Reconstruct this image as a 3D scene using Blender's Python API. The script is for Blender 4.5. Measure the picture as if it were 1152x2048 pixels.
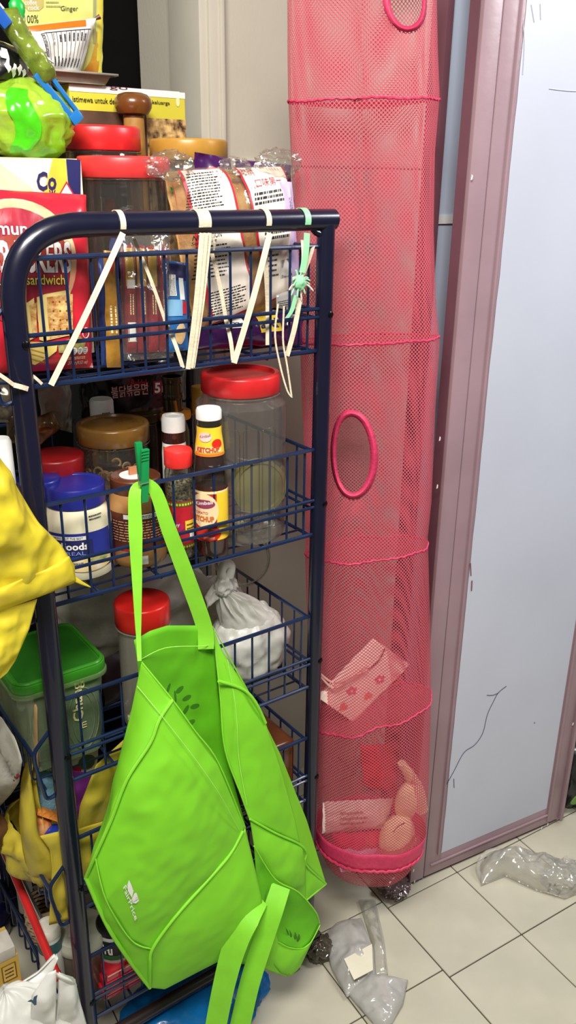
import bpy, bmesh, math, random
from mathutils import Vector, Matrix, noise
PI = math.pi
random.seed(7)
for o in list(bpy.data.objects): bpy.data.objects.remove(o)
S = bpy.context.scene
COL = S.collection
V = Vector
# ------------------------------------------------------------------ camera
CX, CY, F = 576.0, 1024.0, 1693.0
RX = V((0.81286913, 0.20476337, -0.54526667)); RY = V((-0.58231961, 0.30523864, -0.75348075)); RZ = V((0.0121512, 0.93000072, 0.36735679))
CAM = V((-0.35412, -1.08570, 1.57631))
cd = bpy.data.cameras.new('camera'); co = bpy.data.objects.new('camera', cd); COL.objects.link(co)
cd.sensor_fit = 'VERTICAL'; cd.sensor_height = 24.0; cd.sensor_width = 13.5; cd.lens = F / 2048 * 24.0; cd.clip_start = 0.02
co.matrix_world = Matrix.Translation(CAM) @ Matrix((RX, RY, RZ)).to_4x4()
S.camera = co
# ------------------------------------------------------------------ light
w = bpy.data.worlds.new('world'); S.world = w; w.use_nodes = True
w.node_tree.nodes['Background'].inputs[0].default_value = (1.0, 0.97, 0.92, 1); w.node_tree.nodes['Background'].inputs[1].default_value = 0.11
def area(name, loc, tgt, sx, sy, power, col):
    l = bpy.data.lights.new(name, 'AREA'); l.shape = 'RECTANGLE'; l.size = sx; l.size_y = sy; l.energy = power; l.color = col
    o = bpy.data.objects.new(name, l); COL.objects.link(o); o.location = loc
    o.rotation_euler = (V(tgt) - V(loc)).to_track_quat('-Z', 'Y').to_euler(); return o
area('ceiling_lamp', (-0.50, -1.08, 2.66), (0.35, 0.0, 0.8), 0.9, 0.45, 70, (1.0, 0.965, 0.90))
area('kitchen_lamp', (1.85, -0.95, 2.45), (0.7, -0.1, 0.3), 0.6, 0.6, 30, (0.97, 0.98, 1.0))
S.view_settings.view_transform = 'Standard'; S.view_settings.look = 'None'; S.view_settings.exposure = 0.0; S.view_settings.gamma = 1.0
S.view_settings.use_curve_mapping = False
S.cycles.transparent_max_bounces = 28; S.cycles.max_bounces = 10
# ------------------------------------------------------------------ pixel -> point on a real plane
RW = Matrix((RX, RY, RZ))
def ray(px, py): return RW @ V(((px - CX) / F, -(py - CY) / F, -1.0))
def P(px, py, Y=0.0): r = ray(px, py); return CAM + r * ((Y - CAM.y) / r.y)
def PZ(px, py, z=0.0): r = ray(px, py); return CAM + r * ((z - CAM.z) / r.z)
def PXP(px, py, x): r = ray(px, py); return CAM + r * ((x - CAM.x) / r.x)
def PPl(px, py, o, n): r = ray(px, py); return CAM + r * ((o - CAM).dot(n) / r.dot(n))
def dep(p): return -(RW.transposed() @ (V(p) - CAM)).z
def wid(px, p): return px * dep(p) / F
def away(p): d = V((p[0] - CAM.x, p[1] - CAM.y, 0)); return d.normalized()
def seat(px, pyb, z, wpx):                       # centre and radius of a round thing whose near foot shows at (px,pyb) on height z
    f = PZ(px, pyb, z); r = wid(wpx / 2, f); d = away(f); c = f + d * r; r = wid(wpx / 2, c); c = f + d * r
    return V((c.x, c.y, z)), r
# ------------------------------------------------------------------ materials
def lin(c): return tuple(((v / 255) / 12.92 if v <= 10.3 else ((v / 255 + 0.055) / 1.055) ** 2.4) for v in c) + (1,)
MATS = {}
def mat(name, c, rough=0.5, var=0.10, scale=30, bump=0.0, bscale=60, metal=0.0, coat=0.0, c2=None, transl=0.0, alpha=1.0, spec=0.5):
    if name in MATS: return MATS[name]
    m = bpy.data.materials.new(name); m.use_nodes = True; nt = m.node_tree; N = nt.nodes; L = nt.links
    b = N['Principled BSDF']; out = N['Material Output']
    b.inputs['Roughness'].default_value = rough; b.inputs['Metallic'].default_value = metal; b.inputs['Coat Weight'].default_value = coat
    b.inputs['Specular IOR Level'].default_value = spec
    tc = N.new('ShaderNodeTexCoord'); nz = N.new('ShaderNodeTexNoise'); nz.inputs['Scale'].default_value = scale; nz.inputs['Detail'].default_value = 4
    L.new(tc.outputs['Object'], nz.inputs['Vector'])
    ra = N.new('ShaderNodeValToRGB'); base = lin(c)
    if c2 is None:
        lo = tuple(v * (1 - var) for v in base[:3]) + (1,); hi = tuple(min(1, v * (1 + var)) for v in base[:3]) + (1,)
    else: lo, hi = base, lin(c2)
    ra.color_ramp.elements[0].position = 0.35; ra.color_ramp.elements[1].position = 0.65
    ra.color_ramp.elements[0].color = lo; ra.color_ramp.elements[1].color = hi
    L.new(nz.outputs['Fac'], ra.inputs['Fac']); L.new(ra.outputs['Color'], b.inputs['Base Color'])
    if bump:
        n2 = N.new('ShaderNodeTexNoise'); n2.inputs['Scale'].default_value = bscale; n2.inputs['Detail'].default_value = 5
        bp = N.new('ShaderNodeBump'); bp.inputs['Strength'].default_value = bump; bp.inputs['Distance'].default_value = 0.01
        L.new(tc.outputs['Object'], n2.inputs['Vector']); L.new(n2.outputs['Fac'], bp.inputs['Height']); L.new(bp.outputs['Normal'], b.inputs['Normal'])
    sh = b.outputs[0]
    if transl:
        t = N.new('ShaderNodeBsdfTranslucent'); L.new(ra.outputs['Color'], t.inputs['Color'])
        mx = N.new('ShaderNodeMixShader'); mx.inputs[0].default_value = transl; L.new(sh, mx.inputs[1]); L.new(t.outputs[0], mx.inputs[2]); sh = mx.outputs[0]
    if alpha < 1:
        t = N.new('ShaderNodeBsdfTransparent'); t.inputs['Color'].default_value = (1, 1, 1, 1)
        mx = N.new('ShaderNodeMixShader'); mx.inputs[0].default_value = alpha; L.new(t.outputs[0], mx.inputs[1]); L.new(sh, mx.inputs[2]); sh = mx.outputs[0]
    L.new(sh, out.inputs['Surface']); MATS[name] = m; return m
def clear(name, tint=(235, 235, 230), haze=0.06, rough=0.08, gl=0.06, wr=0.0, wscale=40, hcol=(225, 222, 214), gmax=0.5):
    if name in MATS: return MATS[name]
    m = bpy.data.materials.new(name); m.use_nodes = True; nt = m.node_tree; N = nt.nodes; L = nt.links
    for n in list(N): N.remove(n)
    out = N.new('ShaderNodeOutputMaterial'); t = N.new('ShaderNodeBsdfTransparent'); t.inputs[0].default_value = lin(tint)
    g = N.new('ShaderNodeBsdfGlossy'); g.inputs['Roughness'].default_value = rough; g.inputs[0].default_value = (1, 1, 1, 1)
    d = N.new('ShaderNodeBsdfDiffuse'); d.inputs[0].default_value = lin(hcol)
    lw = N.new('ShaderNodeLayerWeight'); lw.inputs[0].default_value = 0.25
    mr = N.new('ShaderNodeMapRange'); mr.inputs['To Min'].default_value = gl; mr.inputs['To Max'].default_value = gmax
    L.new(lw.outputs['Fresnel'], mr.inputs['Value'])
    a = N.new('ShaderNodeMixShader'); a.inputs[0].default_value = haze; L.new(t.outputs[0], a.inputs[1]); L.new(d.outputs[0], a.inputs[2])
    x = N.new('ShaderNodeMixShader'); L.new(mr.outputs[0], x.inputs[0]); L.new(a.outputs[0], x.inputs[1]); L.new(g.outputs[0], x.inputs[2])
    if wr:
        tc = N.new('ShaderNodeTexCoord'); nz = N.new('ShaderNodeTexNoise'); nz.inputs['Scale'].default_value = wscale; nz.inputs['Detail'].default_value = 3; nz.inputs['Distortion'].default_value = 0.6
        bp = N.new('ShaderNodeBump'); bp.inputs['Strength'].default_value = wr; bp.inputs['Distance'].default_value = 0.01
        L.new(tc.outputs['Object'], nz.inputs['Vector']); L.new(nz.outputs['Fac'], bp.inputs['Height'])
        for q in (g, d, lw): L.new(bp.outputs['Normal'], q.inputs['Normal'])
    L.new(x.outputs[0], out.inputs['Surface']); MATS[name] = m; return m
def net(name, c, cu, cv, rad, rough=0.6):        # knitted netting: staggered oval holes laid in cloth (UV, metres)
    m = bpy.data.materials.new(name); m.use_nodes = True; nt = m.node_tree; N = nt.nodes; L = nt.links
    b = N['Principled BSDF']; out = N['Material Output']; b.inputs['Roughness'].default_value = rough; b.inputs['Base Color'].default_value = lin(c)
    uv = N.new('ShaderNodeUVMap'); sep = N.new('ShaderNodeSeparateXYZ'); L.new(uv.outputs[0], sep.inputs[0])
    def mth(op, a, bb=None):
        n = N.new('ShaderNodeMath'); n.operation = op
        for i, q in enumerate((a, bb)):
            if q is None: continue
            if isinstance(q, (int, float)): n.inputs[i].default_value = q
            else: L.new(q, n.inputs[i])
        return n.outputs[0]
    u = mth('DIVIDE', sep.outputs[0], cu); v = mth('DIVIDE', sep.outputs[1], cv)
    def dist(off):
        a = mth('SUBTRACT', mth('FRACT', mth('ADD', u, off)), 0.5); c_ = mth('SUBTRACT', mth('FRACT', mth('ADD', v, off)), 0.5)
        return mth('SQRT', mth('ADD', mth('MULTIPLY', a, a), mth('MULTIPLY', c_, c_)))
    d = mth('MINIMUM', dist(0.0), dist(0.5))
    solid = mth('GREATER_THAN', d, rad)
    tl = N.new('ShaderNodeBsdfTranslucent'); tl.inputs[0].default_value = lin(c)
    m0 = N.new('ShaderNodeMixShader'); m0.inputs[0].default_value = 0.35; L.new(b.outputs[0], m0.inputs[1]); L.new(tl.outputs[0], m0.inputs[2])
    t = N.new('ShaderNodeBsdfTransparent'); mx = N.new('ShaderNodeMixShader'); L.new(solid, mx.inputs[0]); L.new(t.outputs[0], mx.inputs[1]); L.new(m0.outputs[0], mx.inputs[2])
    L.new(mx.outputs[0], out.inputs['Surface']); MATS[name] = m; return m
def flat(c, rough=0.45, name=None):
    n = name or 'print_%d_%d_%d' % tuple(c); return mat(n, c, rough, var=0.04)
# ------------------------------------------------------------------ mesh helpers
OFF = {}
class M:
    def __init__(s): s.v = []; s.f = []; s.uv = None; s.mi = []
    def add(s, vs, fs, mi=0):
        k = len(s.v); s.v += [V(p) for p in vs]; s.f += [tuple(i + k for i in f) for f in fs]; s.mi += [mi] * len(fs)
    def box(s, lo, hi, fr=None, mi=0):
        a, b = V(lo), V(hi); vs = [(x, y, z) for x in (a.x, b.x) for y in (a.y, b.y) for z in (a.z, b.z)]
        if fr: vs = [fr(V(p)) for p in vs]
        s.add(vs, [(0, 1, 3, 2), (4, 6, 7, 5), (0, 4, 5, 1), (2, 3, 7, 6), (0, 2, 6, 4), (1, 5, 7, 3)], mi)
    def tube(s, pts, r, n=8, closed=False, cap=True, mi=0):
        pts = [V(p) for p in pts]; m = len(pts); rs = r if isinstance(r, (list, tuple)) else [r] * m
        up = None; rings = []
        for i, p in enumerate(pts):
            t = (pts[(i + 1) % m] - pts[i - 1]) if closed else (pts[min(i + 1, m - 1)] - pts[max(i - 1, 0)])
            t = t.normalized() if t.length > 1e-9 else V((0, 0, 1))
            if up is None: up = t.orthogonal().normalized()
            up = (up - t * up.dot(t)); up = up.normalized() if up.length > 1e-6 else t.orthogonal().normalized()
            sd = t.cross(up); rings.append([p + (up * math.cos(2 * PI * k / n) + sd * math.sin(2 * PI * k / n)) * rs[i] for k in range(n)])
        fs = []
        for i in range(m if closed else m - 1):
            j = (i + 1) % m
            for k in range(n): fs.append((i * n + k, i * n + (k + 1) % n, j * n + (k + 1) % n, j * n + k))
        if cap and not closed: fs += [tuple(range(n))[::-1], tuple((m - 1) * n + k for k in range(n))]
        s.add([q for R in rings for q in R], fs, mi)
    def band(s, pts, wv, th=0.0008, mi=0):        # flat ribbon: centre points, width vectors
        pts = [V(p) for p in pts]; m = len(pts); vs = []
        for i, p in enumerate(pts):
            wv_ = V(wv[i]) if isinstance(wv, list) else V(wv)
            t = (pts[min(i + 1, m - 1)] - pts[max(i - 1, 0)]).normalized(); nn = t.cross(wv_).normalized() * th
            vs += [p - wv_ + nn, p + wv_ + nn, p + wv_ - nn, p - wv_ - nn]
        fs = [(0, 1, 2, 3), tuple((m - 1) * 4 + k for k in (3, 2, 1, 0))]
        for i in range(m - 1):
            for k in range(4): fs.append((i * 4 + k, i * 4 + (k + 1) % 4, i * 4 + 4 + (k + 1) % 4, i * 4 + 4 + k))
        s.add(vs, fs, mi)
    def lathe(s, c, prof, n=32, sx=1.0, sy=1.0, cap0=True, cap1=True, a0=0.0, mi=0, rib=0, ribd=0.0):
        c = V(c); vs = []; fs = []; m = len(prof)
        for (r, z) in prof:
            for k in range(n):
                a = a0 + 2 * PI * k / n; rr = r + (ribd if rib and (k % 2) else 0)
                vs.append(c + V((rr * sx * math.cos(a), rr * sy * math.sin(a), z)))
        for i in range(m - 1):
            for k in range(n): fs.append((i * n + k, i * n + (k + 1) % n, (i + 1) * n + (k + 1) % n, (i + 1) * n + k))
        if cap0: fs.append(tuple(range(n))[::-1])
        if cap1: fs.append(tuple((m - 1) * n + k for k in range(n)))
        s.add(vs, fs, mi)
    def grid(s, fn, nu, nv, uvfn=None, skip=None, wrap=False, mi=0):
        k0 = len(s.v); cu = nu if wrap else nu + 1
        for j in range(nv + 1):
            for i in range(cu): s.v.append(V(fn(i / nu, j / nv)))
        if uvfn and s.uv is None: s.uv = {}
        for j in range(nv):
            for i in range(nu):
                if skip and skip((i + .5) / nu, (j + .5) / nv): continue
                i2 = (i + 1) % cu if wrap else i + 1
                s.f.append((k0 + j * cu + i, k0 + j * cu + i2, k0 + (j + 1) * cu + i2, k0 + (j + 1) * cu + i)); s.mi.append(mi)
                if uvfn: s.uv[len(s.f) - 1] = [uvfn(a, b) for a, b in ((i / nu, j / nv), ((i + 1) / nu, j / nv), ((i + 1) / nu, (j + 1) / nv), (i / nu, (j + 1) / nv))]
    def obj(s, name, m, parent=None, smooth=True, bevel=0.0, seg=2, solid=0.0, sub=0, angle=40):
        o_ = OFF.get(parent.name, V((0, 0, 0))) if parent else V((0, 0, 0))
        me = bpy.data.meshes.new(name); me.from_pydata([tuple(p - o_) for p in s.v], [], s.f)
        for q in (m if isinstance(m, (list, tuple)) else [m]): me.materials.append(q)
        if any(s.mi): me.polygons.foreach_set('material_index', s.mi)
        if s.uv:
            ul = me.uv_layers.new(name='UVMap')
            for fi, cs in s.uv.items():
                for li, q in zip(me.polygons[fi].loop_indices, cs): ul.data[li].uv = q
        me.validate(); bm = bmesh.new(); bm.from_mesh(me)
        if not s.uv: bmesh.ops.recalc_face_normals(bm, faces=bm.faces)
        if bevel: bmesh.ops.bevel(bm, geom=list(bm.edges), offset=bevel, segments=seg, profile=0.6, affect='EDGES', clamp_overlap=True)
        bm.to_mesh(me); bm.free()
        if smooth:
            me.polygons.foreach_set('use_smooth', [True] * len(me.polygons))
            try: me.set_sharp_from_angle(angle=math.radians(angle))
            except Exception: pass
        o = bpy.data.objects.new(name, me); COL.objects.link(o)
        if parent: o.parent = parent; OFF[o.name] = o_
        if solid: md = o.modifiers.new('s', 'SOLIDIFY'); md.thickness = solid; md.offset = 0
        if sub: md = o.modifiers.new('b', 'SUBSURF'); md.levels = sub; md.render_levels = sub
        return o
def tag(o, label, cat, group=None):
    o['label'] = label; o['category'] = cat
    if group: o['group'] = group
    return o
def thing(name, label, cat, loc, group=None):
    o = bpy.data.objects.new(name, None); COL.objects.link(o); o.location = V(loc); o.empty_display_size = 0.02; OFF[o.name] = V(loc)
    return tag(o, label, cat, group)
def struct(o): o['kind'] = 'structure'; return o
def stuff(o): o['kind'] = 'stuff'; return o
def fbm(p, o=3): return noise.fractal(V(p), 1.0, 2.0, o)
def ridge(p):
    a = noise.noise(V(p)); b = noise.noise(V(p) * 2.1 + V((5, 3, 1))); return (1 - abs(a) * 2) * 0.65 + (1 - abs(b) * 2) * 0.35
def smooth_path(pts, n=6):
    pts = [V(p) for p in pts]; out = []
    for i in range(len(pts) - 1):
        p0, p1, p2, p3 = pts[max(i - 1, 0)], pts[i], pts[i + 1], pts[min(i + 2, len(pts) - 1)]
        for k in range(n):
            t = k / n; out.append(0.5 * ((2 * p1) + (p2 - p0) * t + (2 * p0 - 5 * p1 + 4 * p2 - p3) * t * t + (3 * p1 - p0 - 3 * p2 + p3) * t ** 3))
    return out + [pts[-1]]
def fillet(pts, r, n=6):
    pts = [V(p) for p in pts]; out = [pts[0]]
    for i in range(1, len(pts) - 1):
        a = (pts[i - 1] - pts[i]); b = (pts[i + 1] - pts[i]); q = min(r, a.length * .45, b.length * .45)
        s0 = pts[i] + a.normalized() * q; s1 = pts[i] + b.normalized() * q
        for k in range(n + 1): t = k / n; out.append(s0 * (1 - t) ** 2 + pts[i] * 2 * t * (1 - t) + s1 * t * t)
    return out + [pts[-1]]
# text: flat glyph outlines laid on a surface by a map (x, y) -> point
def glyphs(txt, bold=0.0, sp=1.0):
    c = bpy.data.curves.new('t', 'FONT'); c.body = txt; c.size = 1.0; c.resolution_u = 2; c.offset = bold; c.space_character = sp
    o = bpy.data.objects.new('t', c); COL.objects.link(o); dg = bpy.context.evaluated_depsgraph_get(); me = bpy.data.meshes.new_from_object(o.evaluated_get(dg))
    vs = [v.co.xy.copy() for v in me.vertices]; fs = [tuple(p.vertices) for p in me.polygons]
    bpy.data.objects.remove(o); bpy.data.curves.remove(c); bpy.data.meshes.remove(me)
    if not vs: return [], []
    x0 = min(v.x for v in vs); x1 = max(v.x for v in vs); y0 = min(v.y for v in vs); y1 = max(v.y for v in vs); wx = max(x1 - x0, 1e-6); wy = max(y1 - y0, 1e-6)
    return [((v.x - x0) / wx, (v.y - y0) / wy) for v in vs], fs
def text(txt, fn, m, parent, bold=0.0, name='lettering', sp=1.0):   # fn maps (0..1, 0..1) of the text box to a point
    vs, fs = glyphs(txt, bold, sp)
    if not vs: return None
    b = M(); b.add([fn(x, y) for x, y in vs], fs); return b.obj(name, m, parent, smooth=False)
def rect_of(fn, u0, v0, u1, v1): return lambda x, y: fn(u0 + (u1 - u0) * x, v0 + (v1 - v0) * y)
def rot_of(fn, u0, v0, u1, v1): return lambda x, y: fn(u0 + (u1 - u0) * (1 - y), v0 + (v1 - v0) * x)     # reads upward
def patch(fn, u0, v0, u1, v1, m, parent, name='print', nu=8, nv=8):
    b = M(); b.grid(lambda x, y: fn(u0 + (u1 - u0) * x, v0 + (v1 - v0) * y), nu, nv); return b.obj(name, m, parent)
def poly(fn, uvs, m, parent, name='print'):       # filled outline on a surface
    b = M(); bm = bmesh.new(); vs = [bm.verts.new((u, v, 0)) for u, v in uvs]; bm.faces.new(vs)
    bmesh.ops.triangulate(bm, faces=bm.faces)
    for _ in range(6):
        es = [e for e in bm.edges if (e.verts[0].co - e.verts[1].co).length > .045]
        if not es: break
        bmesh.ops.subdivide_edges(bm, edges=es, cuts=1); bmesh.ops.triangulate(bm, faces=bm.faces)
    bm.verts.index_update(); b.add([fn(v.co.x, v.co.y) for v in bm.verts], [tuple(v.index for v in f.verts) for f in bm.faces]); bm.free()
    return b.obj(name, m, parent)
def ell(cu, cv, ru, rv, n=24, a0=0, a1=2 * PI): return [(cu + ru * math.cos(a0 + (a1 - a0) * k / n), cv + rv * math.sin(a0 + (a1 - a0) * k / n)) for k in range(n + (0 if a1 - a0 > 6.2 else 1))]
# tiny print: rows of broken dashes standing for text too small to read
def smallprint(fn, u0, v0, u1, v1, rows, m, parent, seed=0, fillr=0.38):
    rd = random.Random(seed); b = M(); hv = (v1 - v0) / rows
    for r in range(rows):
        u = u0; vv = v0 + hv * (r + .2); end = u1 - rd.random() * (u1 - u0) * 0.25
        while u < end:
            l = (u1 - u0) * rd.uniform(.03, .12); e = min(u + l, end); b.add([fn(u, vv), fn(e, vv), fn(e, vv + hv * fillr), fn(u, vv + hv * fillr)], [(0, 1, 2, 3)]); u = e + (u1 - u0) * .02
    return stuff(b.obj('fine_print', m, parent, smooth=False))
def barcode(fn, u0, v0, u1, v1, m, mw, parent, seed=1, back=True):
    rd = random.Random(seed)
    if back: patch(fn, u0 - .01, v0 - .02, u1 + .01, v1 + .02, mw, parent, 'barcode_label', 4, 4)
    b = M(); u = u0
    while u < u1:
        l = (u1 - u0) * rd.choice((.015, .03, .045)); e = min(u + l, u1); b.add([up(fn(u, v0), .0006), up(fn(e, v0), .0006), up(fn(e, v1), .0006), up(fn(u, v1), .0006)], [(0, 1, 2, 3)]); u = e + (u1 - u0) * rd.choice((.015, .03))
    return stuff(b.obj('barcode', m, parent, smooth=False))
def up(p, d=0.0006): q = (CAM - p).normalized(); return p + q * d
def lift(fn, d=0.0008): return lambda u, v: up(fn(u, v), d)
# soft packet: bulging front and back sheets that meet in crimped edges; returns (object, front surface fn)
def packet(name, TL, TR, BR, BL, th, m, parent=None, wr=0.003, seed=0, nu=26, nv=34, pw=2.2, fr=22, crimp=0.0):
    TL, TR, BR, BL = map(V, (TL, TR, BR, BL)); n = (TR - TL).cross(BL - TL).normalized()
    if n.dot(CAM - TL) < 0: n = -n
    sd = V((seed * 3.1, seed * 1.7, seed * .9))
    def base(u, v): return (TL * (1 - u) + TR * u) * v + (BL * (1 - u) + BR * u) * (1 - v)
    def prof(u, v): return max(0, (1 - abs(2 * u - 1) ** pw)) ** .75 * max(0, (1 - abs(2 * v - 1) ** pw)) ** .75
    def sh(u, v, sgn):
        p = base(min(1, max(0, u)), min(1, max(0, v))); q = prof(u, v); e = min(1, q * 4)
        k = fbm(p * fr + sd) * wr + (ridge(p * fr * .8 + sd) - .5) * wr * .9
        edge = (noise.noise(p * 55 + sd) * .0035 + crimp * math.sin(u * 160) * (1 if v < .04 or v > .96 else 0)) * (1 - e)
        return p + n * (sgn * q * th / 2 + k * e * 1.0 + edge)
    b = M(); b.grid(lambda u, v: sh(u, v, 1), nu, nv); b.grid(lambda u, v: sh(u, v, -1), nu, nv)
    o = b.obj(name, m, parent, angle=80)
    return o, lift(lambda u, v: sh(u, v, 1), 0.0009)
# crumpled bag body
def bag_blob(c, rx, ry, rz, seed=0, amp=0.12, fr=3.0, nu=48, nv=32, flat=0.0, taper=0.0, sq=1.0, pleat=0.0, np_=14):
    c = V(c); sd = V((seed * 2.3, seed * 1.1, seed * 4.7))
    def fn(u, v):
        a = 2 * PI * u; e = -PI / 2 + PI * v; ce = math.cos(e) ** sq if math.cos(e) > 1e-6 else 0; d = V((math.cos(a) * ce, math.sin(a) * ce, math.sin(e)))
        k = 1 + amp * (ridge(d * fr + sd) - .45) + amp * .7 * fbm(d * fr * 1.7 + sd)
        if pleat: k += pleat * math.sin(np_ * a + 3 * noise.noise(d * 2 + sd)) * max(0, v - .45) * 2
        t = 1 - taper * max(0, d.z)
        p = V((d.x * rx * k * t, d.y * ry * k * t, d.z * rz * (1 + (k - 1) * .5)))
        if flat and p.z < -rz * flat: p.z = -rz * flat + (p.z + rz * flat) * .1
        return c + p
    return fn, nu, nv
def blob(name, m, parent=None, **k):
    fn, nu, nv = bag_blob(**k); b = M(); b.grid(fn, nu, nv, wrap=True); return b.obj(name, m, parent, angle=70)
# round container frame on its axis: map (angle turned from the side that faces the camera, height) -> point
def cyl_fn(c, r, d=0.0008):
    c = V(c); t = math.atan2(CAM.y - c.y, CAM.x - c.x)
    return lambda a, z: V((c.x + ((r(z) if callable(r) else r) + d) * math.cos(t + a), c.y + ((r(z) if callable(r) else r) + d) * math.sin(t + a), c.z + z))
def rounded_box(b, lo, hi, rad, z_taper=1.0, n=6, fr=None):   # vertical rounded-corner prism
    lo, hi = V(lo), V(hi); vs = []; cx, cy = (lo.x + hi.x) / 2, (lo.y + hi.y) / 2
    ring = []
    for (sx, sy, a0) in ((1, 1, 0), (-1, 1, 90), (-1, -1, 180), (1, -1, 270)):
        for k in range(n + 1):
            a = math.radians(a0 + 90 * k / n); ring.append((sx * ((hi.x - lo.x) / 2 - rad) + rad * math.cos(a), sy * ((hi.y - lo.y) / 2 - rad) + rad * math.sin(a)))
    m = len(ring)
    for z, s in ((lo.z, z_taper), (hi.z, 1.0)):
        for x, y in ring: p = V((cx + x * s, cy + y * s, z)); vs.append(fr(p) if fr else p)
    b.add(vs, [tuple(range(m))[::-1], tuple(range(m, 2 * m))] + [(k, (k + 1) % m, m + (k + 1) % m, m + k) for k in range(m)])
# Coons patch from four boundary lines (lists of points); bottom & top run the same way, left & right run bottom->top
def line_at(pts, t):
    ls = [(pts[i + 1] - pts[i]).length for i in range(len(pts) - 1)]; T = sum(ls) or 1e-9; s = t * T
    for i, l in enumerate(ls):
        if s <= l or i == len(ls) - 1: return pts[i].lerp(pts[i + 1], min(1, s / l if l > 1e-9 else 0))
        s -= l
def coons(B, T, Lf, R, bulge=0.0, seed=0, wr=0.0, fr=14, bn=None):
    B, T, Lf, R = [[V(p) for p in q] for q in (B, T, Lf, R)]; sd = V((seed * 3.3, seed, seed * 7.1))
    n = (line_at(B, .5) - line_at(Lf, .5)).cross(line_at(T, .5) - line_at(B, .5)).normalized()
    mid = (line_at(B, .5) + line_at(T, .5)) / 2
    if n.dot(CAM - mid) < 0: n = -n
    def fn(u, v):
        p = line_at(B, u) * (1 - v) + line_at(T, u) * v + line_at(Lf, v) * (1 - u) + line_at(R, v) * u
        p = p - (B[0] * (1 - u) * (1 - v) + B[-1] * u * (1 - v) + T[0] * (1 - u) * v + T[-1] * u * v)
        q = 16 * u * (1 - u) * v * (1 - v)
        return p + n * (bulge * min(1, q) + (wr * (fbm(p * fr + sd) + (ridge(p * fr * .7 + sd) - .5)) * min(1, q * 3) if wr else 0))
    return fn
def sheet(name, fn, m, parent, nu=24, nv=24, solid=0.0012): b = M(); b.grid(fn, nu, nv); return b.obj(name, m, parent, solid=solid, angle=60)
#==BODY==

# ================================================================== the room
NAVY = mat('navy_paint', (17, 18, 40), 0.28, var=.12, scale=20, coat=0.3)
WIRE = mat('blue_wire', (14, 34, 68), 0.32, var=.15, scale=15, coat=0.2)
WALLM = mat('grey_wall_paint', (196, 189, 174), 0.6, var=.03, scale=6, bump=.05, bscale=120)
TRIMM = mat('wall_trim_paint', (196, 190, 176), 0.5, var=.03, scale=8)
TILEM = mat('floor_tile_glaze', (192, 187, 168), 0.32, var=.06, scale=9, bump=.02, bscale=40)
GROUT = mat('grout', (70, 64, 54), 0.9, var=.2, scale=60)
MAUVE = mat('mauve_gloss_paint', (154, 128, 136), 0.35, var=.06, scale=7, bump=.04, bscale=50)
MAUVE_D = mat('mauve_edge_paint', (112, 74, 86), 0.4, var=.08, scale=9)
DOORW = mat('door_white_paint', (190, 194, 208), 0.42, var=.03, scale=4, bump=.03, bscale=30)
CHIP = flat((236, 230, 226)); BLACK = mat('unlit_room_fill', (7, 7, 7), 0.8, var=.1, spec=.1)  # BLACK: dark of the unlit room, put into the colour
fl = M(); fl.box((-1.5, -1.6, -.03), (2.4, 1.2, -.003)); floor = struct(fl.obj('floor', GROUT, smooth=False)); OFF[floor.name] = V((0, 0, 0))
ang = math.radians(-4.2); e1 = V((math.cos(ang), math.sin(ang), 0)); e2 = V((-math.sin(ang), math.cos(ang), 0)); TO = V((.704, -.231, 0)); TS = .2135
tl = M(); tl.box((0.0014, 0.0014, -.008), (TS - .0014, TS - .0014, 0)); t0 = tl.obj('tile', TILEM, floor, bevel=.0012, seg=1, smooth=False)
t0.rotation_euler = (0, 0, ang); first = True
for i in range(-9, 7):
    for j in range(-6, 6):
        p = TO + e1 * (i * TS) + e2 * (j * TS + (.021 if i < 0 else 0)); p.z = random.uniform(-.0004, .0004)
        if not (-1.45 < p.x < 2.15 and -1.5 < p.y < .95): continue
        t = t0 if first else t0.copy()
        if not first: COL.objects.link(t)
        first = False; t.location = p
WY = .50
b = M(); b.box((.577, WY, 0), (2.4, WY + .10, 2.75)); struct(b.obj('wall_back', WALLM, smooth=False))
b = M(); b.box((.577, WY + .10, 0), (.70, .765, 2.75)); struct(b.obj('wall_side', WALLM, smooth=False))
b = M(); b.box((-1.5, 1.15, 0), (.60, 1.2, 2.75)); struct(b.obj('wall_passage', WALLM, smooth=False))
b = M()                                                   # stepped door casing on the wall corner
b.box((.565, WY - .010, 0), (.587, WY + .11, 2.75)); b.box((.582, WY - .018, 0), (.618, WY + .0, 2.75)); b.box((.604, WY - .024, 0), (.614, WY - .01, 2.75))
struct(b.obj('trim_1', TRIMM, bevel=.003, smooth=True))
b = M(); b.box((.66, WY - .006, 1.60), (1.2, WY + .005, 1.612)); struct(b.obj('trim_2', TRIMM, bevel=.002))
# added black block: darkness of the unlit room beyond put into its colour
bc = thing('unlit_room_fill', 'tall black block added for the unlit room behind the pantry rack', 'stand-in', (.1, .86, 0))
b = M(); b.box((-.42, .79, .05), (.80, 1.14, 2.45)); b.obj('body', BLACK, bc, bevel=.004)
b = M(); b.box((-.40, .80, 0), (.78, 1.12, .05)); b.obj('fill_foot', BLACK, bc)
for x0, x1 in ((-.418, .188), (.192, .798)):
    b = M(); b.box((x0, .775, .06), (x1, .79, 2.44)); d = b.obj('door', BLACK, bc, bevel=.003)  # split front of the added block, not real doors
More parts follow.
